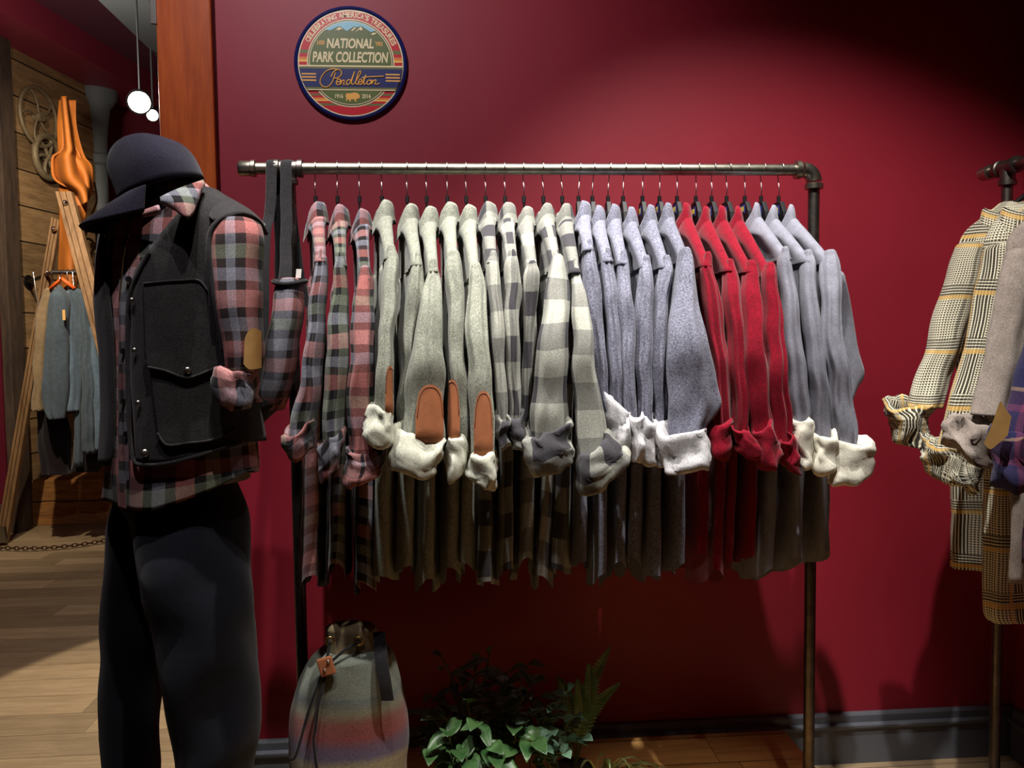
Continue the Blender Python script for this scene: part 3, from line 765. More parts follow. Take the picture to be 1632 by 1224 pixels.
def onv(px, py, off):
    """front surface of the clothed torso seen at px,py"""
    d = ray(px, py); best = None; Yv = MY-.15; z = None
    for it in range(6):
        q = CAM+d*(Yv/d.y); 
        # section at this height
        lo, hi = 280.0, 830.0
        for _ in range(20):
            mid = (lo+hi)/2
            if mz(mid) > q.z: lo = mid
            else: hi = mid
        a, b_, dx = sec(lo); a += off; b_ += off; cx, cy = mc.x+dx*.0012, MY
        # ray in plan:  CAM + d*s
        ox, oy = CAM.x-cx, CAM.y-cy
        A1 = (d.x*ld.x+d.y*ld.y)/a; B1 = (ox*ld.x+oy*ld.y)/a; A2 = (d.x*fd.x+d.y*fd.y)/b_; B2 = (ox*fd.x+oy*fd.y)/b_
        qa = A1*A1+A2*A2; qb = 2*(A1*B1+A2*B2); qc = B1*B1+B2*B2-1; disc = qb*qb-4*qa*qc
        s = (-qb-math.sqrt(max(disc, 0)))/(2*qa); Yv = d.y*s
    return CAM+d*s
def hemz(q, tab):
    v = q-CAM; px = 816+FPX*v.dot(rt)/v.dot(fwd)
    if px <= tab[0][0]: py = tab[0][1]
    elif px >= tab[-1][0]: py = tab[-1][1]
    else:
        for a, b_ in zip(tab, tab[1:]):
            if a[0] <= px <= b_[0]: py = a[1]+(b_[1]-a[1])*(px-a[0])/(b_[0]-a[0]); break
    return P(px, py, q.y).z
HEM = [(175, 798), (190, 808), (215, 815), (245, 815), (300, 795), (345, 775), (395, 752)]
VHEM = [(165, 742), (205, 736), (225, 743), (265, 743), (330, 725), (390, 703)]
# bare torso form under the clothes
ring_y = [286, 292, 300, 312, 328, 346, 370, 410, 470, 560, 640, 700, 760]
g = [[mpt(py, 2*math.pi*j/32+math.pi, -.016) for j in range(32)] for py in ring_y]
g = [[sum(g[0], Vector())/32]*32]+g+[[sum(g[-1], Vector())/32]*32]
v, f = grid(g); obj('torso_form', v, f, plain('grey_mannequin_shell', (90, 84, 80), .5), man)
# shirt
hemlo, hemhi = mz(817), mz(752)
rowsy = [294, 303, 315, 330, 348, 372, 410, 450, 500, 550, 600, 650, 700, 740]
g = []
for py in rowsy: g.append([mpt(py, 2*math.pi*j/48+math.pi) for j in range(48)])
for i in range(1, 8):
    u = i/7; r_ = []
    for j in range(48):
        phi = 2*math.pi*j/48+math.pi; q = mpt(760, phi, .006*u*math.sin(5*phi)+.004*u)
        z0_ = mz(740); q.z = z0_+(hemz(q, HEM)-z0_)*u; r_.append(q+wob(q, .004*u, 14, 2))
    g.append(r_)
v, f = grid(g); shirt = obj('plaid_shirt', v, f, M['pink_plaid2'], man, uvgrid(g, .035, .02))
sm = shirt.modifiers.new('thick', 'SOLIDIFY'); sm.thickness = .003; sm.offset = -1
# shirt placket with buttons
def onv2(px, py, off): return onv(px, py, off+.001)
sheet('placket', [(190, 440), (203, 440)], [(188, 806), (206, 812)], onv2, M['pink_plaid2'], shirt, m=24, thick=.003, k=4)
b = MB()
for (bx, by) in ((205, 445), (196, 560), (196, 640), (201, 692)):
    c = onv(bx, by, .006); nrm = (CAM-c).normalized(); b.cyl(c, c+nrm*.003, .0055, 14)
b.build('button', M['black_plastic'], shirt)
# collar leaves
def cl(pts, name):
    vv = [P(x, y, yy) for x, y, yy in pts]; n_ = len(vv); dd = Vector((.002, .006, .002))
    m_ = MB(); m_.add(vv+[q+dd for q in vv], [tuple(range(n_)), tuple(range(2*n_-1, n_-1, -1))]+[(i, i+n_, (i+1) % n_+n_, (i+1) % n_) for i in range(n_)], [(q.x*1.4, q.z*1.4) for q in vv+vv])
    return m_.build(name, M['pink_plaid2'], shirt)
g = []
for (t) in [i/8 for i in range(9)]:
    r_ = []
    top_ = catmull([(256, 316, 1.50), (275, 306, 1.505), (300, 296, 1.53), (325, 288, 1.57)], 12); bot_ = catmull([(257, 323, 1.495), (280, 335, 1.485), (303, 347, 1.48), (324, 292, 1.565)], 12)
    for (a_, b_) in zip(top_, bot_):
        x = a_[0]+(b_[0]-a_[0])*t; y = a_[1]+(b_[1]-a_[1])*t; yy = a_[2]+(b_[2]-a_[2])*t-.012*math.sin(t*math.pi)
        r_.append(P(x, y, min(yy, onvest(x, y, .006+.008*t).y)))
    g.append(r_)
v, f = grid(g, False); o = obj('collar', v, f, M['pink_plaid2'], shirt, [(q.x*1.0+q.y*.8, q.z*1.3) for q in v]); s_ = o.modifiers.new('t', 'SOLIDIFY'); s_.thickness = .005; s_.offset = 0
# far collar leaf under the cap brim
g = []
for t in [i/6 for i in range(7)]:
    r_ = []
    for u in [i/8 for i in range(9)]:
        x = 252-28*u+4*t; y = 326+10*u+16*t*(1-u*.3); yy = 1.50+.02*u-.01*math.sin(math.pi*t); r_.append(P(x, y, yy))
    g.append(r_)
v, f = grid(g, False); o = obj('collar', v, f, M['pink_plaid2'], shirt, [(q.x+q.y*.8, q.z) for q in v]); s_ = o.modifiers.new('t', 'SOLIDIFY'); s_.thickness = .004
# near sleeve, rolled cuff, elbow patch
sl = tube('sleeve', [(356,404,347,1.560),(340,414,357,1.550),(335,419,380,1.535),(335,420,410,1.530),(339,419,450,1.525),(345,418,490,1.520),(352,419,530,1.520),(358,419,565,1.520),(362,414,592,1.520)], 1.46, .05, M['pink_plaid2'], shirt, m=34, n=40, fold=.09, k=4, seed=1.9, amp=.004, uoff=.02, voff=.05)
cuff('cuff', [(348,584),(416,576),(416,644),(349,634)], 1.515, .048, M['pink_plaid2'], shirt, seed=8.1, amp=.007, uoff=.05)
def onsl(px, py, off):
    t = (px-388)/33; return P(px, py, 1.52-.051*math.sqrt(max(.05, 1-t*t))-off)
sheet('elbow_patch', [(390,540),(396,527),(406,523),(417,528)], [(388,580),(396,588),(408,588),(417,586)], onsl, M['tan_suede'], shirt, thick=.003)
# far sleeve mostly hidden
tube('sleeve', [(172,200,372,1.80),(166,196,420,1.83),(166,196,500,1.84),(168,196,580,1.84)], 1.84, .045, M['pink_plaid2'], shirt, m=14, n=20)
# vest
def edge_near(py):   # opening edge, near panel
    pts_ = [(300, 62), (330, 52), (360, 40), (400, 26), (440, 13), (480, 7), (560, 6), (660, 8), (745, 12)]
    for a_, b_ in zip(pts_, pts_[1:]):
        if a_[0] <= py <= b_[0]: return math.radians(a_[1]+(b_[1]-a_[1])*(py-a_[0])/(b_[0]-a_[0]))
    return math.radians(pts_[0][1] if py < 300 else pts_[-1][1])
g = []; vr = [306, 316, 328, 340, 352, 366, 385, 410, 440, 480, 520, 560, 600, 650, 700, 730, 745]
for py in vr:
    e0 = edge_near(py); e1_ = 2*math.pi-(e0*.75+math.radians(6)); r_ = []
    for j in range(56):
        phi = e0+(e1_-e0)*j/55; q = mpt(py, phi, .011)
        if py >= 650: zt0 = mz(650); q.z = zt0+(hemz(q, VHEM)-zt0)*(py-650)/95
        r_.append(q+wob(q, .004, 9, 4))
    g.append(r_)
v, f = grid(g, False); vest = obj('vest', v, f, M['charcoal'], man, [(q.x, q.z) for q in v]); s_ = vest.modifiers.new('t', 'SOLIDIFY'); s_.thickness = .007; s_.offset = 0
# stitched front band along the opening
def band(name, line, r=.0022, mat=None, off=.004, par=None):
    b_ = MB(); ln = catmull([tuple(p) for p in line], max(12, len(line)*8)); b_.path([onvest(x, y, off) for x, y in ln], r, 8); return b_.build(name, mat or M['charcoal'], par or vest, smooth=True)
band('front_edge', [(238, 402), (222, 432), (207, 470), (203, 540), (204, 620), (207, 700), (214, 735), (232, 741), (270, 738), (330, 722), (384, 705)], .004, off=.0)
sheet('pocket', [(229,452),(258,449),(288,447),(316,447),(330,463)], [(232,556),(262,556),(296,556),(330,553),(362,549)], onvest, M['charcoal'], vest, m=14, thick=.004, off=.0)
sheet('pocket', [(238,570),(270,572),(300,575),(335,568),(366,560)], [(252,690),(266,709),(300,706),(338,701),(376,684)], onvest, M['charcoal'], vest, m=14, thick=.007, off=.0)
fl_ = sheet('pocket_flap', [(231,553),(262,553),(298,554),(332,552),(364,548)], [(236,584),(264,590),(298,601),(332,590),(364,576)], onvest, M['charcoal'], vest, m=8, thick=.006, off=.007)
band('piping', [(236, 585), (264, 591), (298, 602), (332, 591), (364, 577)], .0022, off=.013)
band('piping', [(251, 690), (266, 709), (300, 706), (338, 701), (376, 684)], .0022, off=.007)
band('piping', [(229, 452), (258, 449), (288, 447), (316, 447), (330, 463)], .0020, off=.005)
for (bx, by, rr_) in ((299, 590, .0065), (210, 478, .0045), (214, 558, .0045), (220, 642, .005), (231, 722, .0075)):
    b = MB(); c = onvest(bx, by, .014 if bx == 299 else .004); nrm = (Vector((CAM.x, CAM.y, c.z+.3))-c).normalized()
    b.lathe(c-nrm*.001, [(rr_, 0), (rr_, .002), (rr_*.8, .0038), (rr_*.4, .0045), (0, .0046)], 18, nrm); b.build('snap_button', M['snap'], vest, smooth=True)
# armhole binding and shoulder seam
def ah(px, py, yy): return P(px, py, yy)
b = MB(); ln = catmull([(424,372,1.610),(412,352,1.560),(392,341,1.530),(368,342,1.515),(346,354,1.505),(334,375,1.500),(333,405,1.495),(337,440,1.495),(343,480,1.495),(350,520,1.500),(357,560,1.505)], 60)
b.path([P(*q) for q in ln], .0045, 10); b.build('armhole_binding', M['charcoal'], vest, smooth=True)
# shoulder cap of the vest reaching over the sleeve head
g = []
top_ = catmull([(322,294,1.620),(345,304,1.610),(372,318,1.610),(400,335,1.620),(424,358,1.630)], 16); bot_ = catmull([(322,330,1.585),(338,350,1.515),(356,346,1.505),(390,338,1.525),(424,364,1.600)], 16)
for t in [i/10 for i in range(11)]:
    r_ = []
    for a_, b_ in zip(top_, bot_):
        r_.append(P(a_[0]+(b_[0]-a_[0])*t, a_[1]+(b_[1]-a_[1])*t, a_[2]+(b_[2]-a_[2])*t-.012*math.sin(math.pi*t)))
    g.append(r_)
v, f = grid(g, False); o = obj('shoulder_yoke', v, f, M['charcoal'], vest, [(q.x, q.z) for q in v]); s_ = o.modifiers.new('t', 'SOLIDIFY'); s_.thickness = .006; s_.offset = 1
# zip on the opening's far edge
b = MB(); ln = catmull([(206, 372), (197, 410), (194, 440), (190, 480)], 20); b.path([onv(x, y, .02) for x, y in ln], .0012, 6); b.build('zip_pull_cord', M['brass'], vest, smooth=True)
# jeans
tr = tube('trouser_leg', [(190,372,735,1.66),(183,384,790,1.64),(205,388,840,1.62),(215,392,880,1.60),(226,395,920,1.59),(239,401,1000,1.58),(251,408,1090,1.58),(264,411,1150,1.58),(275,406,1224,1.58),(284,400,1320,1.58),(290,396,1440,1.58),(294,394,1512,1.58)], 1.6, .10, M['denim'], man, m=60, n=44, fold=.08, k=4, seed=3.2, amp=.018, wsc=9)
tube('trouser_leg', [(184,262,770,1.74),(176,258,840,1.74),(171,254,900,1.74),(167,252,980,1.74),(163,251,1060,1.74),(163,251,1130,1.74),(168,251,1224,1.74),(174,250,1330,1.74),(176,250,1460,1.74)], 1.74, .085, M['denim'], man, m=50, n=36, fold=.10, k=4, seed=5.2, amp=.014, wsc=9)
M['thread'] = plain('copper_thread', (120, 70, 40), .7)
b = MB(); ln = catmull([(228, 918), (243, 985), (256, 1060), (266, 1120), (280, 1200), (292, 1280)], 40)
b.path([P(x, y, 1.515) for x, y in ln], .0011, 6); b.build('seam', M['thread'], man)
b = MB(); b.lathe((mc.x, MY, 0), [(.0, 0), (.19, 0), (.19, .008), (.0, .010)], 40); b.cyl((mc.x, MY, .008), (mc.x, MY, .75), .014); b.build('base', M['pipe_dark'], man)

# cap resting on the neck
cap_t = thing('cap', 'navy wool baseball cap with curved brim resting on the mannequin neck', 'cap', tuple(P(262, 300, 1.60)))
cc = P(260, 309, 1.60); e1v = (P(199, 334, 1.60)-P(324, 288, 1.60)); e1v.y = -.045; e1v.normalize()
e2v = Vector((0, 1, 0)); e2v = (e2v-e1v*e2v.dot(e1v)).normalized(); e3v = e1v.cross(e2v)
if e3v.z < 0: e3v = -e3v
g = []; NR = 48
for i in range(0, 17):
    ph = i/16*math.pi/2; r_ = []
    for j in range(NR):
        a = 2*math.pi*j/NR; ca, sa = math.cos(a), math.sin(a)
        rr_ = math.cos(ph)**.78; hh = math.sin(ph)**.9
        seam = 1-.012*abs(math.cos(3*a))**10*(1 if i < 16 else 0)
        # front panel stands taller, back slopes
        q = cc+e1v*(.080*ca*rr_*seam)+e2v*(.088*sa*rr_*seam)+e3v*(.109*hh*(1+.04*ca))
        q += wob(q, .012*math.sin(ph*1.8), 11, 6.3)
        r_.append(q)
    g.append(r_)
gi = [[cc+(q-cc)*.95+e3v*.0 for q in g[0]], [cc+(q-cc)*.9+e3v*.02 for q in g[0]], [cc+e3v*.05]*NR]
v, f = grid(gi[::-1]+g); obj('crown', v, f, M['navy_cap'], cap_t, [(q.x, q.z) for q in v])
g = []
for i in range(15):
    u = i/14; r_ = []
    for j in range(33):
        a = math.radians(-72+144*j/32); ca, sa = math.cos(a), math.sin(a)
        base = cc+e1v*(.080*ca)+e2v*(.088*sa); ext = .072*max(0, math.cos(a*1.2))**.6
        q = base+e1v*ext*u-e3v*(.010*u+.020*sa*sa*u+.004*sa*sa)+Vector((0, 0, -.012*u*u))+e3v*.004
        r_.append(q)
    g.append(r_)
v, f = grid(g, False); o = obj('brim', v, f, M['navy_cap'], cap_t, [(q.x, q.z) for q in v]); s_ = o.modifiers.new('t', 'SOLIDIFY'); s_.thickness = .005; s_.offset = 0
b = MB(); c = cc+e3v*.112; b.lathe(c, [(.006, -.003), (.006, .001), (.0, .004)], 16, e3v); b.build('top_button', M['navy_cap'], cap_t, smooth=True)

# ------------------------------------------------------------------ second rack at the right
R2Y = 1.92
t2 = P(1606, 266, R2Y); x2 = t2.x; z2 = t2.z
rk = thing('pipe_clothing_rack', 'dark steel pipe clothing rack standing by the right wall', 'clothing rack', (x2, R2Y, 0))
b = MB(); b.cyl((x2, R2Y-1.3, z2), (x2, R2Y+.085, z2), RPR, 24); smooth_by(b.build('rail', M['pipe_dark'], rk))
b = MB(); b.lathe((x2, R2Y+.06, z2), [(.0145, 0), (.0185, .001), (.0185, .012), (.0165, .014), (.0165, .034), (0, .036)], 24, Vector((0, 1, 0))); smooth_by(b.build('end_cap', M['pipe'], rk))
b = MB(); b.lathe((x2, R2Y-.036, z2), [(.0145, 0), (.0205, .001), (.0205, .012), (.0175, .014), (.0175, .058), (.0205, .060), (.0205, .071), (.0145, .072)], 24, Vector((0, 1, 0)))
b.lathe((x2, R2Y, z2-.045), [(.0145, 0), (.0205, .001), (.0205, .012), (.0175, .014), (.0175, .04)], 24); smooth_by(b.build('tee_fitting', M['pipe_dark'], rk))
for yy in (R2Y, R2Y-1.25):
    b = MB(); b.cyl((x2, yy, .01), (x2, yy, z2), RPR, 24); smooth_by(b.build('upright', M['pipe_dark'], rk))
    b = MB(); b.lathe((x2, yy, 0), [(.055, 0), (.055, .006), (.024, .010), (.021, .03), (.013, .03)], 24); smooth_by(b.build('flange', M['pipe_dark'], rk))
def side_hanger(yy, label):
    hg = thing('hanger', label, 'hanger', (x2, yy, z2+.02), 'hangers on the right rack rail')
    b_ = MB(); pts_ = []
    for i in range(12):
        a = math.radians(200-i*20); pts_.append(Vector((x2-.0165*math.cos(a)*-1, yy, z2+.0165*math.sin(a))))
    pts_ += [Vector((x2, yy, z2-.04)), Vector((x2, yy, z2-.075))]
    b_.path(pts_, .0013, 8); b_.build('hook', M['chrome'], hg, smooth=True)
    b_ = MB(); b_.path([Vector((x2-.11, yy, z2-.150)), Vector((x2-.03, yy, z2-.095)), Vector((x2, yy, z2-.072)), Vector((x2+.03, yy, z2-.095)), Vector((x2+.11, yy, z2-.150))], .006, 10)
    b_.build('shoulder_bar', M['black_plastic'], hg, smooth=True)
def side_shirt(label, yy, mat, cuffmat, body, sleeve, cq, sd, dr=.035, sdr=.032, cuff2=None, collar=None):
    side_hanger(yy, 'black hanger holding the '+label[1] )
    rt_ = thing('shirt', label[0], 'shirt', (x2, yy, z2-.08), 'shirts on the right rack')
    tube('body', body, yy, dr, mat, rt_, m=40, n=48, fold=.22, k=7, seed=sd, amp=.006, uoff=sd*.05, voff=sd*.07)
    if collar: 
        g_ = []
        for (sc, dz) in ((.85, -.03), (.93, -.005), (1.0, .004), (1.08, .0), (1.2, -.03), (1.28, -.045)):
            c = P(collar[0], collar[1], yy); g_.append([c+Vector((math.cos(a_)*.055*sc, math.sin(a_)*.03*sc, dz-.02*max(0, -math.sin(a_)))) for a_ in [2*math.pi*i/28 for i in range(28)]])
        v_, f_ = grid(g_); obj('collar', v_, f_, mat, rt_, uvgrid(g_))
    s1 = tube('sleeve', sleeve, yy-.02, sdr, mat, rt_, m=34, n=36, fold=.2, k=5, seed=sd+2, amp=.006, uoff=sd*.05+.03, voff=.02*sd)
    c1_ = cuff('cuff', cq, sleeve[-1][3] if len(sleeve[-1]) > 3 else yy-.03, .04, cuffmat, rt_, seed=sd, amp=.008, uoff=sd)
    return rt_, s1
side_shirt(('cream and black houndstooth shirt with yellow checks, farthest on the right rack', 'farthest houndstooth shirt on the right rack'), 1.84, M['hound'], M['hound'],
    [(1590,1640,330,1.86),(1560,1665,352,1.85),(1534,1690,378,1.84),(1524,1705,420,1.84),(1520,1720,520,1.84),(1516,1730,640,1.84),(1514,1735,780,1.84),(1512,1740,905,1.84)],
    [(1528,1568,392,1.83),(1512,1560,430,1.82),(1494,1548,490,1.81),(1474,1528,560,1.80),(1458,1508,610,1.79),(1448,1496,650,1.78)],
    [(1410,640),(1488,640),(1470,704),(1424,696)], 1.0, collar=(1606, 334))
side_shirt(('cream and black houndstooth shirt, second on the right rack with large rolled cuff', 'second houndstooth shirt on the right rack'), 1.72, M['hound'], M['hound'],
    [(1606,1690,335,1.74),(1578,1720,362,1.73),(1566,1740,400,1.72),(1566,1750,500,1.72),(1566,1760,640,1.72),(1566,1770,800,1.72),(1565,1775,960,1.72),(1572,1770,990,1.72)],
    [(1570,1625,395,1.70),(1562,1622,440,1.69),(1546,1604,520,1.68),(1526,1588,600,1.67),(1506,1572,670,1.66),(1496,1560,720,1.66)],
    [(1470,700),(1560,706),(1552,782),(1478,752)], 2.4, collar=(1640, 332))
side_shirt(('taupe brushed flannel shirt in front of the houndstooth shirts', 'taupe flannel shirt on the right rack'), 1.60, M['taupe'], M['taupe'],
    [(1640,1720,345,1.62),(1612,1760,372,1.61),(1600,1790,410,1.60),(1604,1800,520,1.60),(1606,1810,640,1.60),(1608,1815,800,1.60),(1610,1815,930,1.60)],
    [(1604,1660,405,1.58),(1590,1655,450,1.57),(1578,1645,520,1.56),(1562,1632,600,1.55),(1546,1616,660,1.54)],
    [(1518,662),(1588,676),(1582,744),(1506,716)], 3.3)
rt_, s1 = side_shirt(('navy and plum plaid shirt cut by the right edge of the photo', 'navy plaid shirt on the right rack'), 1.48, M['navy_plaid'], M['navy_plaid'],
    [(1690,1800,380,1.50),(1660,1850,420,1.48),(1640,1880,520,1.48),(1634,1880,700,1.48),(1632,1880,900,1.48)],
    [(1660,1720,440,1.46),(1640,1710,520,1.45),(1622,1700,600,1.44),(1604,1680,670,1.43),(1590,1660,720,1.43)],
    [(1578,690),(1660,668),(1670,770),(1586,772)], 4.4)
sheet('elbow_patch', [(1584,668),(1594,640),(1600,648),(1612,664)], [(1568,706),(1578,716),(1590,708),(1606,694)], lambda x, y, o_: P(x, y, 1.39-o_), M['tan_suede'], s1, thick=.003)

# ------------------------------------------------------------------ round enamel sign
sc0 = P(560, 103, WY); SR = (P(650.5, 103, WY).x-P(469.5, 103, WY).x)/2
sign = thing('wall_sign', 'round National Park Collection enamel sign on the burgundy wall', 'sign', (sc0.x, WY, sc0.z))
def SP(zx, zy): return ((zx-697)/527, -(zy-600-.020*(zx-697))/545)
def S3(u, v, d=0.0): return Vector((sc0.x+u*SR, WY-.010-d, sc0.z+v*SR))
SM = {k: plain('sign_'+k, c, .3, spec=.4) for k, c in dict(navy=(28, 38, 96), cream=(236, 222, 172), red=(196, 24, 40), olive=(110, 112, 62), green=(92, 108, 52),
      yellow=(240, 196, 84), orange=(226, 130, 56), sky=(140, 200, 214), black=(30, 30, 30), gold=(240, 178, 84), ridge=(50, 92, 70)).items()}
def flat(name, poly, d, mat, par, t=.0006):
    pts_ = [S3(u, v, d) for u, v in poly]; n_ = len(pts_); bk = [p+Vector((0, t, 0)) for p in pts_]
    m_ = MB(); m_.add(pts_+bk, [tuple(range(n_)), tuple(range(2*n_-1, n_-1, -1))]+[(i, i+n_, (i+1) % n_+n_, (i+1) % n_) for i in range(n_)])
    return m_.build(name, SM[mat], par)
def circ(r, n=96): return [(r*math.cos(2*math.pi*i/n), r*math.sin(2*math.pi*i/n)) for i in range(n)]
def hband(y0, y1, r):
    out = []; K = 14
    for i in range(K+1):
        y = y0+(y1-y0)*i/K; out.append((math.sqrt(max(0, r*r-y*y)), y))
    for i in range(K+1):
        y = y1+(y0-y1)*i/K; out.append((-math.sqrt(max(0, r*r-y*y)), y))
    return out
b = MB(); b.lathe((sc0.x, WY, sc0.z), [(SR*.98, .0), (SR*1.0, .006), (SR*.985, .013), (SR*.95, .0145), (SR*.925, .010), (0, .010)], 96, Vector((0, -1, 0)))
plate = smooth_by(b.build('plate', SM['navy'], sign), 60)
flat('cream_ring', circ(.925), .0006, 'cream', sign)
for i, (y0, y1, c) in enumerate([(.23, .905, 'red'), (.165, .23, 'olive'), (.105, .165, 'red'), (.055, .105, 'orange'), (.02, .055, 'yellow'), (-.06, .02, 'red'),
      (-.53, -.47, 'red'), (-.565, -.53, 'olive'), (-.60, -.565, 'red'), (-.635, -.60, 'orange'), (-.66, -.635, 'yellow'), (-.70, -.66, 'red'), (-.74, -.70, 'olive'), (-.9049, -.74, 'red')]):
    flat('stripe', hband(y0, y1, .905), .0012, c, sign)
flat('inner_ring', circ(.765), .0018, 'cream', sign); flat('inner_line', circ(.745), .0024, 'black', sign); flat('inner_line', circ(.73), .0030, 'cream', sign); flat('field', circ(.715), .0036, 'green', sign)
ridge = [SP(*q) for q in ((395, 325), (430, 305), (488, 284), (510, 296), (600, 250), (668, 302), (740, 254), (765, 268), (796, 249), (890, 312), (928, 298), (985, 330))]
a0 = math.asin(min(1, ridge[-1][1]/.715)); a1 = math.pi-math.asin(min(1, ridge[0][1]/.715))
arc = [(.715*math.cos(a0+(a1-a0)*i/24), .715*math.sin(a0+(a1-a0)*i/24)) for i in range(25)]
m_ = MB(); cols = 48; vv = []
for i in range(cols+1):
    x = -.60+1.20*i/cols; yt = math.sqrt(.714**2-x*x); yb_ = ridge[0][1] if x < ridge[0][0] else ridge[-1][1]
    for (xa_, ya_), (xb_, yb2) in zip(ridge, ridge[1:]):
        if xa_ <= x <= xb_: yb_ = ya_+(yb2-ya_)*(x-xa_)/(xb_-xa_)
    vv += [S3(x, max(yb_, -.0) if yb_ < yt else yt, .0044), S3(x, yt, .0044)]
m_.add(vv, [(2*i, 2*i+2, 2*i+3, 2*i+1) for i in range(cols)]); m_.build('sky', SM['sky'], sign)
for q in (((555, 298), (600, 258), (636, 290), (610, 282), (590, 300), (585, 285)), ((705, 298), (740, 262), (756, 272), (738, 284), (722, 300)), ((738, 318), (770, 285), (796, 256), (815, 285), (798, 300), (788, 284)), ((888, 342), (905, 318), (942, 318), (928, 334))):
    flat('snow_cap', [SP(*p) for p in q], .0048, 'cream', sign)
for (y0, y1, c, d) in ((-.48, -.045, 'cream', .0048), (-.46, -.07, 'olive', .0052), (-.425, -.105, 'navy', .0056)): flat('banner', hband(y0, y1, .905), d, c, sign)
for yy in (-.20, -.255, -.31):
    for s in (-1, 1):
        x0, x1 = (.61, .86) if s > 0 else (-.86, -.61); flat('banner_line', [(x0, yy-.012), (x1, yy-.012), (x1, yy+.012), (x0, yy+.012)], .0062, 'gold', sign)
def text(s, u, v, h, wd, mat, name, shear=0.0, off=.02, rot=0.0, par=None, dep=.0042):
    cu = bpy.data.curves.new('t', 'FONT'); cu.body = s; cu.align_x = 'CENTER'; cu.align_y = 'CENTER'; cu.size = 1; cu.offset = off; cu.extrude = .004; cu.shear = shear
    to = bpy.data.objects.new('t', cu); COL.objects.link(to); bpy.context.view_layer.update()
    me = bpy.data.meshes.new_from_object(to.evaluated_get(bpy.context.evaluated_depsgraph_get())); 
    xs = [q.co.x for q in me.vertices]; ys = [q.co.y for q in me.vertices]; mx = (max(xs)+min(xs))/2; my = (max(ys)+min(ys))/2
    sx = wd/(max(xs)-min(xs)); sy_ = h/(max(ys)-min(ys)); cr_, sr_ = math.cos(rot), math.sin(rot); org = Vector((sc0.x, WY, sc0.z))
    for q in me.vertices:
        x = (q.co.x-mx)*sx; y = (q.co.y-my)*sy_; X = x*cr_-y*sr_+u; Y_ = x*sr_+y*cr_+v
        q.co = S3(X, Y_, dep+q.co.z*.05)-org
    me.materials.clear(); me.materials.append(SM[mat]); me.name = name
    bpy.data.objects.remove(to); o_ = bpy.data.objects.new(name, me); COL.objects.link(o_); o_.parent = par or sign; return o_
def tx(s, x0, y0, x1, y1, mat, shear=0.0, off=.02, name='lettering'):
    a_, b_ = SP(x0, y0); c_, d_ = SP(x1, y1); return text(s, (a_+c_)/2, (b_+d_)/2, abs(d_-b_), abs(c_-a_), mat, name, shear, off)
tx('NATIONAL', 478, 364, 912, 468, 'cream', .18, .03); tx('PARK COLLECTION', 346, 488, 1046, 604, 'cream', .18, .03)
tx('100', 394, 386, 460, 428, 'gold'); tx('YRS', 926, 402, 996, 444, 'gold'); tx('1916', 545, 892, 620, 934, 'cream'); tx('2016', 794, 896, 876, 938, 'cream')
S_ = "CELEBRATING AMERICA'S TREASURES"; wdt = {'I': .45, "'": .35, ' ': .6, 'M': 1.3, 'N': 1.05}
tot = sum(wdt.get(c, 1) for c in S_); A0_, A1_ = math.radians(154), math.radians(22.5); acc = 0
for c in S_:
    wc = wdt.get(c, 1); a_ = A0_+(A1_-A0_)*(acc+wc/2)/tot; acc += wc
    if c == ' ': continue
    gh = .095 if c != "'" else .035; rr_ = .838 if c != "'" else .868
    text(c, rr_*math.cos(a_), rr_*math.sin(a_), gh, .062*{'I': .3, "'": .3, 'M': 1.25}.get(c, 1), 'cream', 'lettering', 0, .03, a_-math.pi/2, None, .0018)
strokes = [[(575,664),(520,660),(465,685),(425,735),(413,785),(432,820),(470,830),(505,810),(530,770),(548,720),(556,695)],
 [(515,735),(530,700),(560,672),(590,667),(611,690),(600,725),(572,745),(545,748)],
 [(562,786),(590,780),(600,766),(585,756),(568,770),(561,795),(573,809),(597,800)],
 [(597,800),(607,764),(598,808),(615,776),(632,765),(635,780),(625,803),(642,808)],
 [(697,770),(674,762),(654,786),(660,808),(682,800),(705,752),(733,684),(708,760),(700,795),(710,808),(725,800)],
 [(725,800),(765,742),(790,694),(782,680),(766,700),(743,770),(741,800),(755,808)],
 [(755,808),(770,790),(792,780),(796,766),(779,760),(766,785),(773,808),(797,804)],
 [(797,804),(836,716),(813,790),(820,808),(840,798)], [(797,746),(860,737),(930,735),(1001,732)],
 [(866,766),(846,782),(849,806),(869,806),(882,786),(871,768),(890,776)],
 [(890,776),(897,768),(886,808),(905,777),(924,766),(928,780),(916,804),(940,808),(960,796)]]
b = MB()
for st in strokes:
    p_ = catmull([tuple(q) for q in st], len(st)*7); rs_ = [.0016]*len(p_)
    b.path([S3(*SP(*q), .0066) for q in p_], .0016, 8, rs=rs_)
b.build('script_lettering', SM['gold'], sign, smooth=True)
bis = [(645,900),(655,886),(680,890),(700,885),(725,881),(750,884),(765,898),(776,910),(773,930),(762,942),(752,935),(742,946),(738,968),(728,968),(724,948),(700,945),(690,950),(688,966),(679,966),(672,946),(662,940),(655,961),(645,956),(649,932),(642,915)]
flat('bison', [SP(*p) for p in bis], .0048, 'gold', sign)

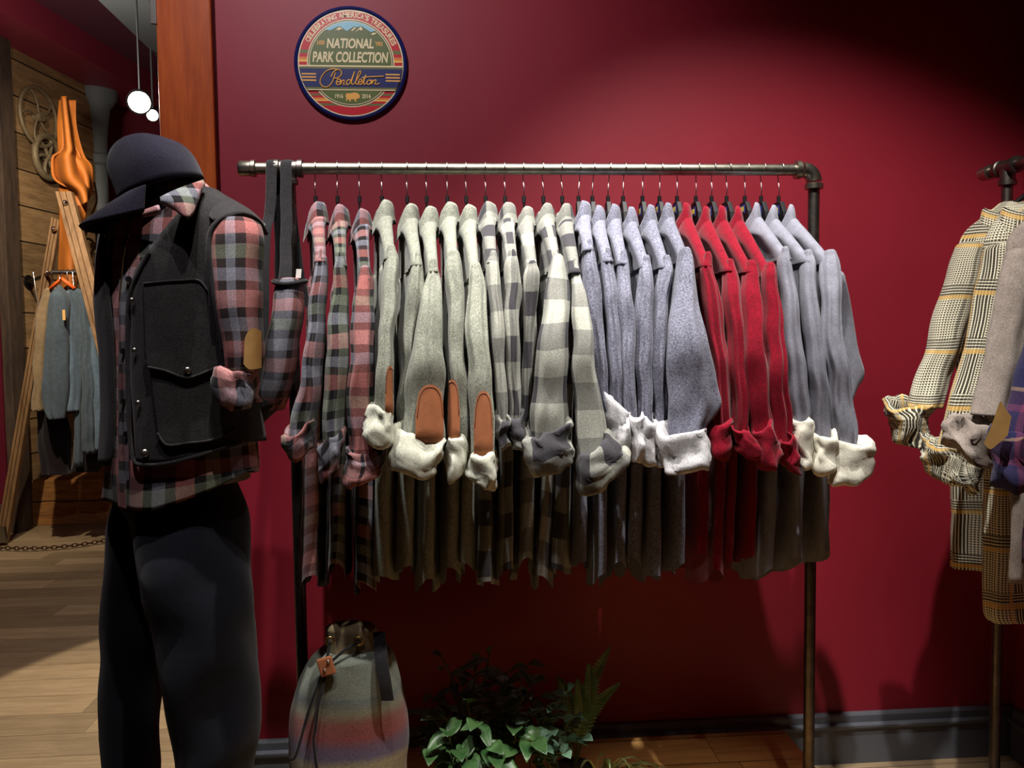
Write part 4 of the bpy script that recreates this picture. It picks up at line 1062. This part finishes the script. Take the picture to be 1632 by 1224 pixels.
# ------------------------------------------------------------------ backpack
BY = 1.74
def stripes_mat():
    m, nt, b_ = newmat('striped_blanket_wool', .95, 0, .15, .1); tc = nt.nodes.new('ShaderNodeTexCoord'); sp = nt.nodes.new('ShaderNodeSeparateXYZ'); nt.links.new(tc.outputs['Object'], sp.inputs[0])
    z = mathn(nt, 'MULTIPLY', sp.outputs[2], 1/.42); z = mathn(nt, 'ADD', z, mathn(nt, 'MULTIPLY', noisef(nt, 60, 2), .02))
    zz = lambda py: (P(550, py, BY).z-.12)/.42+.01
    c = ramp(nt, z, [(0, s2l((134, 126, 104))), (zz(1192), s2l((140, 131, 105))), (zz(1180), s2l((96, 89, 110))), (zz(1165), s2l((102, 83, 102))), (zz(1150), s2l((134, 73, 73))),
                     (zz(1128), s2l((131, 80, 73))), (zz(1112), s2l((126, 121, 100))), (zz(1092), s2l((102, 113, 112))), (zz(1070), s2l((118, 124, 113)))])
    n_ = ramp(nt, noisef(nt, 320, 3), [(.3, (.62,)*3), (.7, (1.05,)*3)]); c = mixc(nt, 1.0, c, n_, 'MULTIPLY')
    nt.links.new(c, b_.inputs['Base Color']); bump(nt, b_, noisef(nt, 400, 3), .4, .0015); return m
bp = thing('backpack', 'striped wool drawstring backpack with leather toggle on the platform', 'backpack', (P(552, 1150, BY).x, BY, .12))
tube('bag_body', [(512,612,1034),(499,624,1042),(486,632,1062),(472,641,1092),(461,650,1130),(459,652,1175),(462,652,1224),(468,648,1270),(484,640,1288)], BY, .085, stripes_mat(), bp, m=40, n=48, fold=.07, k=5, seed=2, amp=.010, wsc=10)
M['canvas'] = wool('olive_canvas', (128, 112, 84), (96, 84, 62), .4)
tube('neck_band', [(519,600,1000),(520,606,1018),(518,610,1034),(514,614,1044)], BY-.02, .030, M['canvas'], bp, m=12, n=40, fold=.10, k=6, seed=1, amp=.003, caps=(True, True))
for ex in (526, 571):
    b = MB(); c = P(ex, 1022, BY-.052); b.path([c+Vector((.0085*math.cos(2*math.pi*i/20), 0, .0085*math.sin(2*math.pi*i/20))) for i in range(20)], .0022, 8, closed=True); b.build('eyelet', M['brass'], bp, smooth=True)
for ln_ in ([(526,1024,1.685),(524,1036,1.675),(520,1052,1.665),(512,1078,1.660),(496,1120,1.650),(484,1160,1.645),(470,1206,1.640),(460,1209,1.640)],
            [(571,1024,1.685),(556,1032,1.675),(540,1044,1.665),(526,1058,1.660),(518,1082,1.655),(508,1120,1.645),(503,1160,1.640),(500,1182,1.640),(506,1230,1.640)]):
    b = MB(); b.path([P(*q) for q in catmull(ln_, 50)], .003, 8); b.build('drawcord', M['black_cloth'], bp, smooth=True)
b = MB(); c = P(520, 1062, 1.650); b.obox(c, Vector((.015, 0, .004)), Vector((0, .005, 0)), Vector((-.005, 0, .018))); tg = b.build('leather_toggle', M['rust_leather'], bp, bevel=.003)
b = MB()
for (x, y) in ((523, 1054), (517, 1068)): c = P(x, y, 1.643); b.lathe(c, [(.0035, 0), (.003, .002), (0, .003)], 12, Vector((0, -1, 0)))
b.build('rivet', M['snap'], tg, smooth=True)
g = []
for (x, y, yy) in catmull([(604, 1008, 1.700), (606, 1030, 1.680), (609, 1060, 1.650), (614, 1090, 1.640), (618, 1116, 1.645)], 24):
    c = P(x, y, yy); g.append([c+Vector((.013*math.copysign(abs(math.cos(a))**.5, math.cos(a)), .003*math.sin(a), 0)) for a in [2*math.pi*i/10 for i in range(10)]])
v, f = grid(g); obj('shoulder_strap', v, f, M['black_cloth'], bp)

# ------------------------------------------------------------------ plants in a low planter
def leaf(mb, base, d, nrm, L_, W_, curl=.25, n=6, tip=1.0):
    d = Vector(d).normalized(); side = d.cross(Vector(nrm)).normalized(); nn = side.cross(d)
    g_ = []
    for i in range(n+1):
        t = i/n; wd = W_*math.sin(math.pi*min(1, t**.75*tip))*.5+.0004; c = Vector(base)+d*L_*t-Vector((0, 0, 1))*curl*L_*t*t
        g_.append([c-side*wd+nn*wd*.35, c-side*wd*.5+nn*wd*.12, c, c+side*wd*.5+nn*wd*.12, c+side*wd+nn*wd*.35])
    v_, f_ = grid(g_, False); mb.add(v_, f_, [(0, 0)]*len(v_))
def greenm(name, c, c2, rough=.4):
    m, nt, b_ = newmat(name, rough, 0, 0, .45); f_ = noisef(nt, 18, 3); nt.links.new(ramp(nt, f_, [(.35, s2l(c)), (.7, s2l(c2))]), b_.inputs['Base Color']); bump(nt, b_, noisef(nt, 90, 2), .2, .002); return m
M['leaf1'] = greenm('broad_leaf_green', (44, 82, 40), (88, 122, 72)); M['leaf2'] = greenm('eucalyptus_green', (74, 112, 86), (120, 156, 128), .6)
M['leaf3'] = greenm('fern_green', (60, 88, 50), (96, 120, 72), .6); M['leaf4'] = greenm('striped_grass_green', (96, 120, 52), (200, 206, 140))
M['stem'] = plain('green_stem', (84, 92, 50), .6); M['terracotta'] = plain('dark_planter', (52, 44, 40), .8, var=.2)
rnd = random.Random(11)
def plant(name, label, cx, py, Y, build, leafm, group='greenery on the platform'):
    c = P(cx, 1224, Y); c.z = .12; t = thing(name, label, 'plant', (c.x, Y, .12), group)
    b_ = MB(); b_.lathe(c, [(.0, 0), (.040, 0), (.050, .065), (.046, .065), (.043, .055), (0, .055)], 24); b_.build('pot', M['terracotta'], t, smooth=False)
    st, lf = MB(), MB(); build(c+Vector((0, 0, .05)), st, lf); st.build('stem', M['stem'], t, smooth=True); o_ = lf.build('foliage', leafm, t, smooth=True)
    s1_ = o_.modifiers.new('t', 'SOLIDIFY'); s1_.thickness = .0006; return t
def stem_to(st, a, b_, bend=.03, r=.0018, n=14):
    a = Vector(a); b_ = Vector(b_); k_ = Vector((rnd.uniform(-bend, bend), rnd.uniform(-bend, bend), bend)); pts_ = []
    for i in range(n):
        t = i/(n-1); pts_.append(a.lerp(b_, t)+k_*math.sin(t*math.pi))
    st.path(pts_, r, 6); return pts_
def build_broad(tips, ll, ww, per, curl=.3):
    def fn(c, st, lf):
        for (px_, py_, yy) in tips:
            pts_ = stem_to(st, c+Vector((rnd.uniform(-.02, .02), rnd.uniform(-.02, .02), 0)), P(px_, py_, yy))
            for k_ in range(per):
                t = .35+.65*(k_+.5)/per; q = pts_[min(13, int(t*13))]; a = rnd.uniform(0, 6.28)
                d = Vector((math.cos(a), math.sin(a)*.9-.25, rnd.uniform(-.25, .6))); leaf(lf, q, d, (0, -.4, 1), ll*rnd.uniform(.7, 1.15), ww*rnd.uniform(.7, 1.1), curl)
            leaf(lf, pts_[-1], (pts_[-1]-pts_[-3])+Vector((0, -.01, -.005)), (0, -.5, 1), ll, ww, curl)
    return fn
plant('leafy_plant', 'broad-leaved green plant low beside the striped backpack', 770, 1224, 1.93, build_broad([(700,1140,1.80),(745,1120,1.82),(780,1190,1.72),(810,1090,1.85),(730,1195,1.72),(850,1180,1.74),(690,1195,1.76),(835,1110,1.84),(790,1205,1.70),(760,1150,1.76),(715,1165,1.74),(820,1160,1.78),(745,1212,1.70)], .066, .038, 7), M['leaf1'])
plant('leafy_plant', 'tall thin-leaved plant rising behind the broad-leaved plant', 735, 1224, 2.02, build_broad([(700,1150,1.86),(860,1110,1.9),(800,1140,1.86),(850,1085,1.92),(640,1170,1.86),(758,1048,1.9),(706,1052,1.9),(780,1040,1.92),(690,1110,1.9),(730,1080,1.88),(662,1135,1.88),(815,1066,1.93),(840,1060,1.93)], .070, .022, 8, .35), M['leaf3'])
plant('eucalyptus_plant', 'grey-green round-leaved eucalyptus sprigs in the middle of the greenery', 860, 1224, 1.95, build_broad([(885,1120,1.80),(880,1165,1.76),(850,1130,1.83),(905,1100,1.85),(830,1150,1.8),(918,1140,1.83),(800,1120,1.85),(865,1190,1.74),(930,1175,1.78),(900,1200,1.74)], .030, .024, 13, .2), M['leaf2'])
def fern(c, st, lf):
    for (px_, py_, yy) in ((970,1034,1.90),(938,1060,1.88),(920,1085,1.86),(890,1080,1.90),(985,1090,1.9)):
        pts_ = stem_to(st, c, P(px_, py_, yy), .03, .0016, 30)
        for i in range(8, 30):
            q = pts_[i]; t = (i-8)/22; ln_ = .028*math.sin(math.pi*(.22+.75*t)); ax_ = (pts_[min(i+1, 29)]-pts_[i-1]).normalized()
            for s in (-1, 1):
                leaf(lf, q, Vector((s*.9, -.25, .05))+ax_*.5, (0, -.9, .5), ln_, .0065, .15, 4)
plant('fern', 'green fern with long fronds at the right of the greenery', 915, 1224, 2.0, fern, M['leaf3'])
def grass(c, st, lf):
    for i in range(44):
        a = rnd.uniform(-2.9, .3); e = rnd.uniform(.35, 1.3); L_ = rnd.uniform(.18, .34)
        d = Vector((math.cos(a)*math.cos(e), math.sin(a)*math.cos(e)*.6, math.sin(e))); leaf(lf, c+Vector((rnd.uniform(-.015, .015), 0, 0)), d, (0, 0, 1) if abs(d.z) < .9 else (1, 0, 0), L_, .0075, .75, 12)
plant('spider_plant', 'spiky striped grass-like plant at the right end of the greenery', 962, 1224, 1.93, grass, M['leaf4'])

# ------------------------------------------------------------------ back room contents
# A-frame of two grooved boards
def board(name, tl, tr, bl, br, Y0, Y1, par):
    """grooved wooden board between a top and a bottom edge"""
    T0, T1 = P(*tl, Y0), P(*tr, Y0); B0, B1 = P(*bl, Y1), P(*br, Y1); m_ = MB(); K = [(0, 0), (.22, 0), (.24, .012), (.30, .012), (.32, 0), (.60, 0), (.62, .012), (.68, .012), (.70, 0), (1, 0)]
    v_ = []; back = Vector((0, .04, 0))
    for (a_, c_) in ((T0, T1), (B0, B1)):
        for (t, d) in K: v_.append(a_.lerp(c_, t)+Vector((0, d, 0)))
        v_.append(c_+back); v_.append(a_+back)
    k_ = len(K)+2; f_ = [(i, (i+1) % k_, k_+(i+1) % k_, k_+i) for i in range(k_)]+[tuple(range(k_)), tuple(range(2*k_-1, k_-1, -1))]
    m_.add(v_, f_); return m_.build(name, M['frame'], par)
fb = PZ(4, 868, 0); YF = fb.y
af = thing('a_frame', 'tall wooden A-frame of two crossing grooved boards with steel bolts', 'frame', (fb.x+.5, YF, 0))
l1 = board('leg', (82, 346), (95, 351), (-8, 868), (9, 868), YF, YF, af); l2 = board('leg', (88, 305), (113, 305), (196, 716), (222, 716), YF-.22, YF-.5, af)
for (x, y, yy) in ((104, 323, YF-.24), (86, 365, YF-.02)):
    b = MB(); c = P(x, y, yy); b.lathe(c, [(.016, 0), (.016, .004), (.009, .008), (.008, .016), (0, .018)], 16, Vector((0, -1, 0))); b.build('bolt', M['chrome'], af, smooth=True)
b = MB(); c = P(4, 852, YF-.03); b.obox(c, Vector((.022, 0, .0)), Vector((0, .01, 0)), Vector((-.004, 0, .05))); b.build('foot_plate', M['snap'], af)
# stepped wooden plinth of rough boards
s0 = PZ(52, 838, 0); zs1 = P(52, 800, s0.y).z; zs2 = P(52, 766, s0.y).z
pl = thing('wood_plinth', 'rough wooden plinth of two stacked boards below the hanging jeans', 'plinth', (s0.x+.5, s0.y, 0))
xr = P(200, 800, s0.y).x
b = MB(); b.box((s0.x, s0.y, 0), (xr, s0.y+.06, zs1-.004)); b.build('board', M['step'], pl, bevel=.006)
b = MB(); b.box((s0.x, s0.y, zs1+.002), (xr, s0.y+.06, zs2)); b.build('board', M['step'], pl, bevel=.006)
yb = s0.y+.55; ub = (yb-A0.y)/dirw.y; bk = W(ub, 0, .06)
q0 = [(s0.x, s0.y+.062), (xr, s0.y+.062), (xr, yb), (max(bk.x, s0.x), yb)]
b = MB(); b.add([(x, y, 0) for x, y in q0]+[(x, y, zs2+.004) for x, y in q0], [(3, 2, 1, 0), (4, 5, 6, 7), (0, 1, 5, 4), (1, 2, 6, 5), (2, 3, 7, 6), (3, 0, 4, 7)]); b.build('top_board', M['step'], pl, bevel=.004)
# hanging rail with garments
HY = 5.15; hr0 = P(84, 434, HY); hr1 = P(215, 434, HY)
rb = thing('wall_rail', 'black hanging rail in front of the plank wall', 'rail', (hr0.x, HY, hr0.z))
b = MB(); b.cyl(hr0, (hr1.x+.4, HY, hr0.z), .014, 16); smooth_by(b.build('rail', M['pipe_dark'], rb))
ubr = max(.25, (hr0-A0).dot(dirw)); b = MB(); b.cyl(hr0, W(ubr, hr0.z, .0), .012, 12); b.lathe(W(ubr, hr0.z, .0), [(.05, 0), (.05, .01), (.02, .015)], 20, nin); smooth_by(b.build('bracket', M['pipe_dark'], rb))
M['jean_a'] = wool('washed_blue_grey_denim', (86, 98, 106), (58, 68, 76), .5); M['jean_b'] = wool('faded_blue_denim', (104, 120, 134), (74, 88, 100), .5)
M['khaki'] = wool('khaki_cotton', (146, 124, 94), (112, 94, 70)); M['darkjean'] = wool('black_denim', (34, 26, 30), (22, 16, 20)); M['striped'] = plaid('white_blue_stripe_cotton', [(.03, (220, 222, 228)), (.01, (60, 70, 110)), (.03, (206, 208, 216)), (.008, (190, 60, 50))], [(.05, (210, 212, 220)), (.01, (90, 100, 130))], .09, .07)
BG = [('shirt', 'khaki brown garment at the left end of the back room rail', 'khaki', [(72,92,462),(60,84,500),(54,74,600),(52,72,655)], HY+.03, .06),
      ('denim_shirt', 'blue-grey denim shirt with leather tag, nearest on the back room rail', 'jean_a', [(92,100,458),(80,112,480),(72,112,560),(68,108,640),(80,104,668)], HY-.06, .07),
      ('jeans', 'pale blue-grey jeans hung behind the denim shirt', 'jean_b', [(104,114,466),(102,120,500),(100,124,600),(98,126,655)], HY-.01, .05),
      ('jeans', 'dark grey jeans hanging in the middle of the back room rail', 'jean_a', [(108,132,462),(112,136,520),(118,134,620),(120,132,744)], HY+.02, .05),
      ('jeans', 'long blue-grey jeans with rough seam beside the dark grey jeans', 'jean_a', [(124,142,466),(130,148,540),(132,152,640),(132,152,722)], HY-.02, .05),
      ('jeans', 'faded blue jeans at the right end of the back room rail', 'jean_b', [(138,158,520),(142,166,600),(150,170,660),(152,172,715)], HY, .05),
      ('trousers', 'black trousers hanging low under the denim shirt', 'darkjean', [(60,100,640),(60,112,690),(66,112,740),(68,114,755)], HY+.12, .07),
      ('trousers', 'black trousers hanging low under the faded jeans', 'darkjean', [(116,165,700),(116,166,730),(112,160,752)], HY+.10, .06),
      ('shirt', 'white and blue striped shirt on the back room rail behind the A-frame', 'striped', [(150,176,448),(150,182,480),(156,184,540),(158,184,620)], HY+.06, .07)]
for i, (nm, lb, mt, rows, yy, dr) in enumerate(BG):
    c = P((rows[0][0]+rows[0][1])/2, rows[0][2], yy); t = thing(nm, lb, nm.replace('_', ' ') if nm != 'denim_shirt' else 'shirt', tuple(c), 'clothes on the back room rail')
    tube('cloth', rows, yy, dr, M[mt], t, m=26, n=28, fold=.25, k=6, seed=i*1.3, amp=.012, wsc=7)
    b = MB(); b.path([Vector((c.x, HY, hr0.z+.018)), Vector((c.x, HY-.018, hr0.z)), Vector((c.x, yy, min(c.z+.06, hr0.z-.02))), Vector((c.x, yy, c.z))], .003, 6); b.build('hook', M['chrome'], t, smooth=True)
    if i == 1:
        b = MB(); q = P(102, 502, yy-.075); b.obox(q, Vector((.008, 0, 0)), Vector((0, .002, 0)), Vector((0, 0, .030))); b.build('leather_tag', M['tan_suede'], t)
for i, x in enumerate((99, 184)):
    b = MB(); c = P(x, 452, HY-.03); b.path([c+Vector((-.07, 0, -.03)), c+Vector((0, 0, .03)), c+Vector((.07, 0, -.03))], .012, 8)
    b.path([c+Vector((0, 0, .03)), Vector((c.x, HY, hr0.z+.015))], .003, 6)
    o = b.build('hanger', plain('orange_wood', (216, 92, 34), .5), smooth=True); tag(o, ('orange hanger beside the denim shirt on the back room rail', 'orange hanger at the right of the back room rail')[i], 'hanger', 'orange hangers')
# leather apron on a hook
hk = thing('wall_hook', 'small steel hook on the plank wall holding the orange leather', 'hook', tuple(P(97, 145, HY+.1)))
uh = (P(97, 145, HY+.1)-A0).dot(dirw)
hz = P(97, 150, HY+.1).z
b = MB(); b.path([W(uh, hz+.03, .01), W(uh, hz, .05), W(uh, hz-.05, .06), W(uh, hz-.06, .10), W(uh, hz-.02, .12)], .006, 8); b.build('hook', M['chrome'], hk, smooth=True)
ap = thing('leather_apron', 'orange leather hide hanging in folds on the plank wall', 'leather', tuple(P(105, 160, HY-.05)))
def hide(name, rows, Y, amp, k_, sd, th=.010):
    rr = catmull(rows, 30); g_ = []
    for i, (xl, xr_, py) in enumerate(rr):
        t = i/29; r_ = []
        for j in range(24):
            u = j/23; r_.append(P(xl+(xr_-xl)*u, py+6*math.sin(u*math.pi*1.5+sd)*t, Y+amp*(.3+.7*t)*math.sin(k_*u*math.pi+sd)))
        g_.append(r_)
    v_, f_ = grid(g_, False); o_ = obj(name, v_, f_, M['orange_leather'], ap); s_ = o_.modifiers.new('t', 'SOLIDIFY'); s_.thickness = th; return o_
hide('upper_panel', [(98,106,154),(98,110,176),(99,114,200),(99,118,222),(97,123,238),(83,128,247),(81,132,262),(83,137,280),(92,142,290),(112,145,300),(122,146,312),(130,142,322)], HY+.08, .10, 2.6, .4)
hide('long_panel', [(92,114,200),(94,120,260),(96,130,300),(96,138,330),(96,126,380),(94,122,430),(94,120,470)], HY+.16, .04, 1.5, 1.8)
hide('back_panel', [(96,121,160),(93,122,200),(96,134,245),(110,146,262),(130,146,285),(134,146,305)], HY+.14, .05, 1.4, 3.0)
# cast wheels on the wall
def wheel(label, px_, py_, rr_, on=True, Y=None, thk=.022, spokes=5, tilt=0.0):
    if on:
        # intersection of view ray and plank wall
        d = ray(px_, py_); s = (A0-CAM).dot(nin)/d.dot(nin); c = CAM+d*s+nin*.05; ax1, ax2 = dirw, Vector((0, 0, 1)); nn = nin
    else: c = P(px_, py_, Y); ax1, ax2, nn = dirw, Vector((0, 0, 1)), nin
    t = thing('pulley_wheel', label, 'wheel', tuple(c), 'old wheels on the plank wall')
    b_ = MB(); b_.path([c+ax1*rr_*math.cos(2*math.pi*i/40)+ax2*rr_*math.sin(2*math.pi*i/40) for i in range(40)], thk, 10, closed=True); b_.build('rim', M['castiron'], t, smooth=True)
    b_ = MB(); b_.cyl(c-nn*.03, c+nn*.03, rr_*.16, 18); b_.build('hub', M['castiron'], t)
    for i in range(spokes):
        b_ = MB(); a = 2*math.pi*i/spokes+tilt; e = []
        for j in range(8):
            u = j/7; aa = a+.5*u*u; e.append(c+(ax1*math.cos(aa)+ax2*math.sin(aa))*rr_*u)
        b_.path(e, thk*.55, 8); b_.build('spoke', M['castiron'], t, smooth=True)
M['castiron'] = plain('painted_cast_iron', (128, 112, 86), .6, .3, var=.2)
wheel('large thin curved-spoke wheel high on the plank wall', 51, 187, .20, thk=.014, tilt=.3)
wheel('thicker small wheel just below the large wheel on the plank wall', 66, 251, .145, thk=.024, tilt=.9, spokes=6)
wheel('small wheel hung low near the far end of the plank wall', 153, 392, .15, False, 6.1, thk=.016)
b = MB(); b.path([P(x, y, 6.1) for x, y in catmull([(150, 290), (154, 320), (146, 345), (152, 365), (154, 380)], 30)], .008, 6)
o = b.build('rope', M['khaki'], smooth=True); tag(o, 'thin cord looped above the small low wheel', 'rope')
# shelf with folded things, behind the cap brim
b = MB(); s_ = P(160, 424, 5.6); e_ = P(200, 424, 5.6); b.box((s_.x, 5.5, s_.z-.025), (e_.x+.3, 5.85, s_.z)); b.box((s_.x, 5.65, hr0.z), (s_.x+.03, 5.68, s_.z)); b.box((s_.x, HY, hr0.z-.012), (s_.x+.03, 5.68, hr0.z+.012)); o = b.build('shelf', M['darkwood'], rb)
for i, (x0, x1, y0, y1, mt, lb) in enumerate(((160, 178, 404, 421, 'khaki', 'folded khaki cloth on the dark shelf'), (163, 176, 376, 404, 'cream_in', 'folded cream cloth on top of the khaki cloth'), (178, 190, 368, 421, 'cream_in', 'upright cream parcel at the right of the dark shelf'))):
    a_, c_ = P(x0, y1, 5.6), P(x1, y0, 5.6); b = MB(); b.box((a_.x, 5.55, a_.z+.003), (c_.x, 5.8, c_.z)); o = b.build('folded_cloth', M[mt], bevel=.02, smooth=False); tag(o, lb, 'folded cloth')
# chain lying across the floor
ch = thing('floor_chain', 'rusty chain stretched low across the floor of the doorway', 'chain', tuple(PZ(90, 875, .02)))
cp = [PZ(x, y, .02) for x, y in catmull([(-20, 872), (40, 874), (90, 872), (140, 866), (185, 858)], 200)]; b = MB(); acc = 0; last = cp[0]; k_ = 0
M['rust'] = plain('rusty_iron', (72, 48, 32), .7, .6, var=.3)
for p_, q_ in zip(cp, cp[1:]):
    acc += (q_-p_).length
    if acc > .026:
        acc = 0; d = (q_-p_).normalized(); sd_ = d.cross(Vector((0, 0, 1))).normalized() if k_ % 2 else Vector((0, 0, 1)); k_ += 1
        b.path([q_+d*0.018*math.cos(2*math.pi*i/12)+sd_*.010*math.sin(2*math.pi*i/12) for i in range(12)], .0036, 6, closed=True)
b.build('links', M['rust'], ch, smooth=True)['kind'] = 'stuff'
# lamp heads on a track in the back room
lp = P(222, 163, 4.4)
M['emit'] = None
em = bpy.data.materials.new('lit_lamp'); em.use_nodes = True; nt = em.node_tree; bs = nt.nodes['Principled BSDF']; bs.inputs['Emission Color'].default_value = (1, .93, .78, 1); bs.inputs['Emission Strength'].default_value = 60
tk = thing('track_light', 'glaring track spotlight above the cap in the back room', 'lamp', tuple(lp), 'back room track spotlights')
dl = (CAM-lp+Vector((-.2, 0, -.5))).normalized()
def lamp(t, c, r, dl):
    b_ = MB(); b_.lathe(c, [(r*.4, -.16), (r*.8, -.14), (r, -.03), (r, 0), (r*.86, 0), (r*.8, -.02)], 24, dl); smooth_by(b_.build('housing', M['black_plastic'], t))
    b_ = MB(); b_.lathe(c-dl*.012, [(0, .004), (r*.5, .003), (r*.84, 0), (0, -.001)], 24, dl); b_.build('bulb_face', em, t)
    b_ = MB(); b_.cyl(c-dl*.1, (c.x-dl.x*.1, c.y-dl.y*.1, 3.05 if c.x > h0.x else CZ), .005, 10); b_.build('arm', M['greyp'], t)
lamp(tk, lp, .062, dl)
lp2 = P(243, 184, 5.2); tk2 = thing('track_light', 'smaller second spotlight right beside the timber post', 'lamp', tuple(lp2), 'back room track spotlights')
lamp(tk2, lp2, .038, dl)
for i, (l, t, e, a, bb, c_) in enumerate(KEYS):
    l = Vector(l); t = Vector(t); d = (t-l).normalized(); tt = thing('track_light', 'ceiling track spotlight aimed at the clothing racks, %s from the left' % ORD[i], 'lamp', tuple(l), 'ceiling track spotlights')
    b = MB(); b.lathe(l-d*.03, [(.03, -.14), (.045, -.12), (.05, 0), (.05, .02), (.045, .02), (.04, -.01), (0, -.012)], 20, d); b.build('housing', M['black_plastic'], tt)
    b = MB(); b.cyl(l-d*.12, (l.x-d.x*.12, l.y-d.y*.12, CZ), .01, 10); b.build('arm', M['black_plastic'], tt)
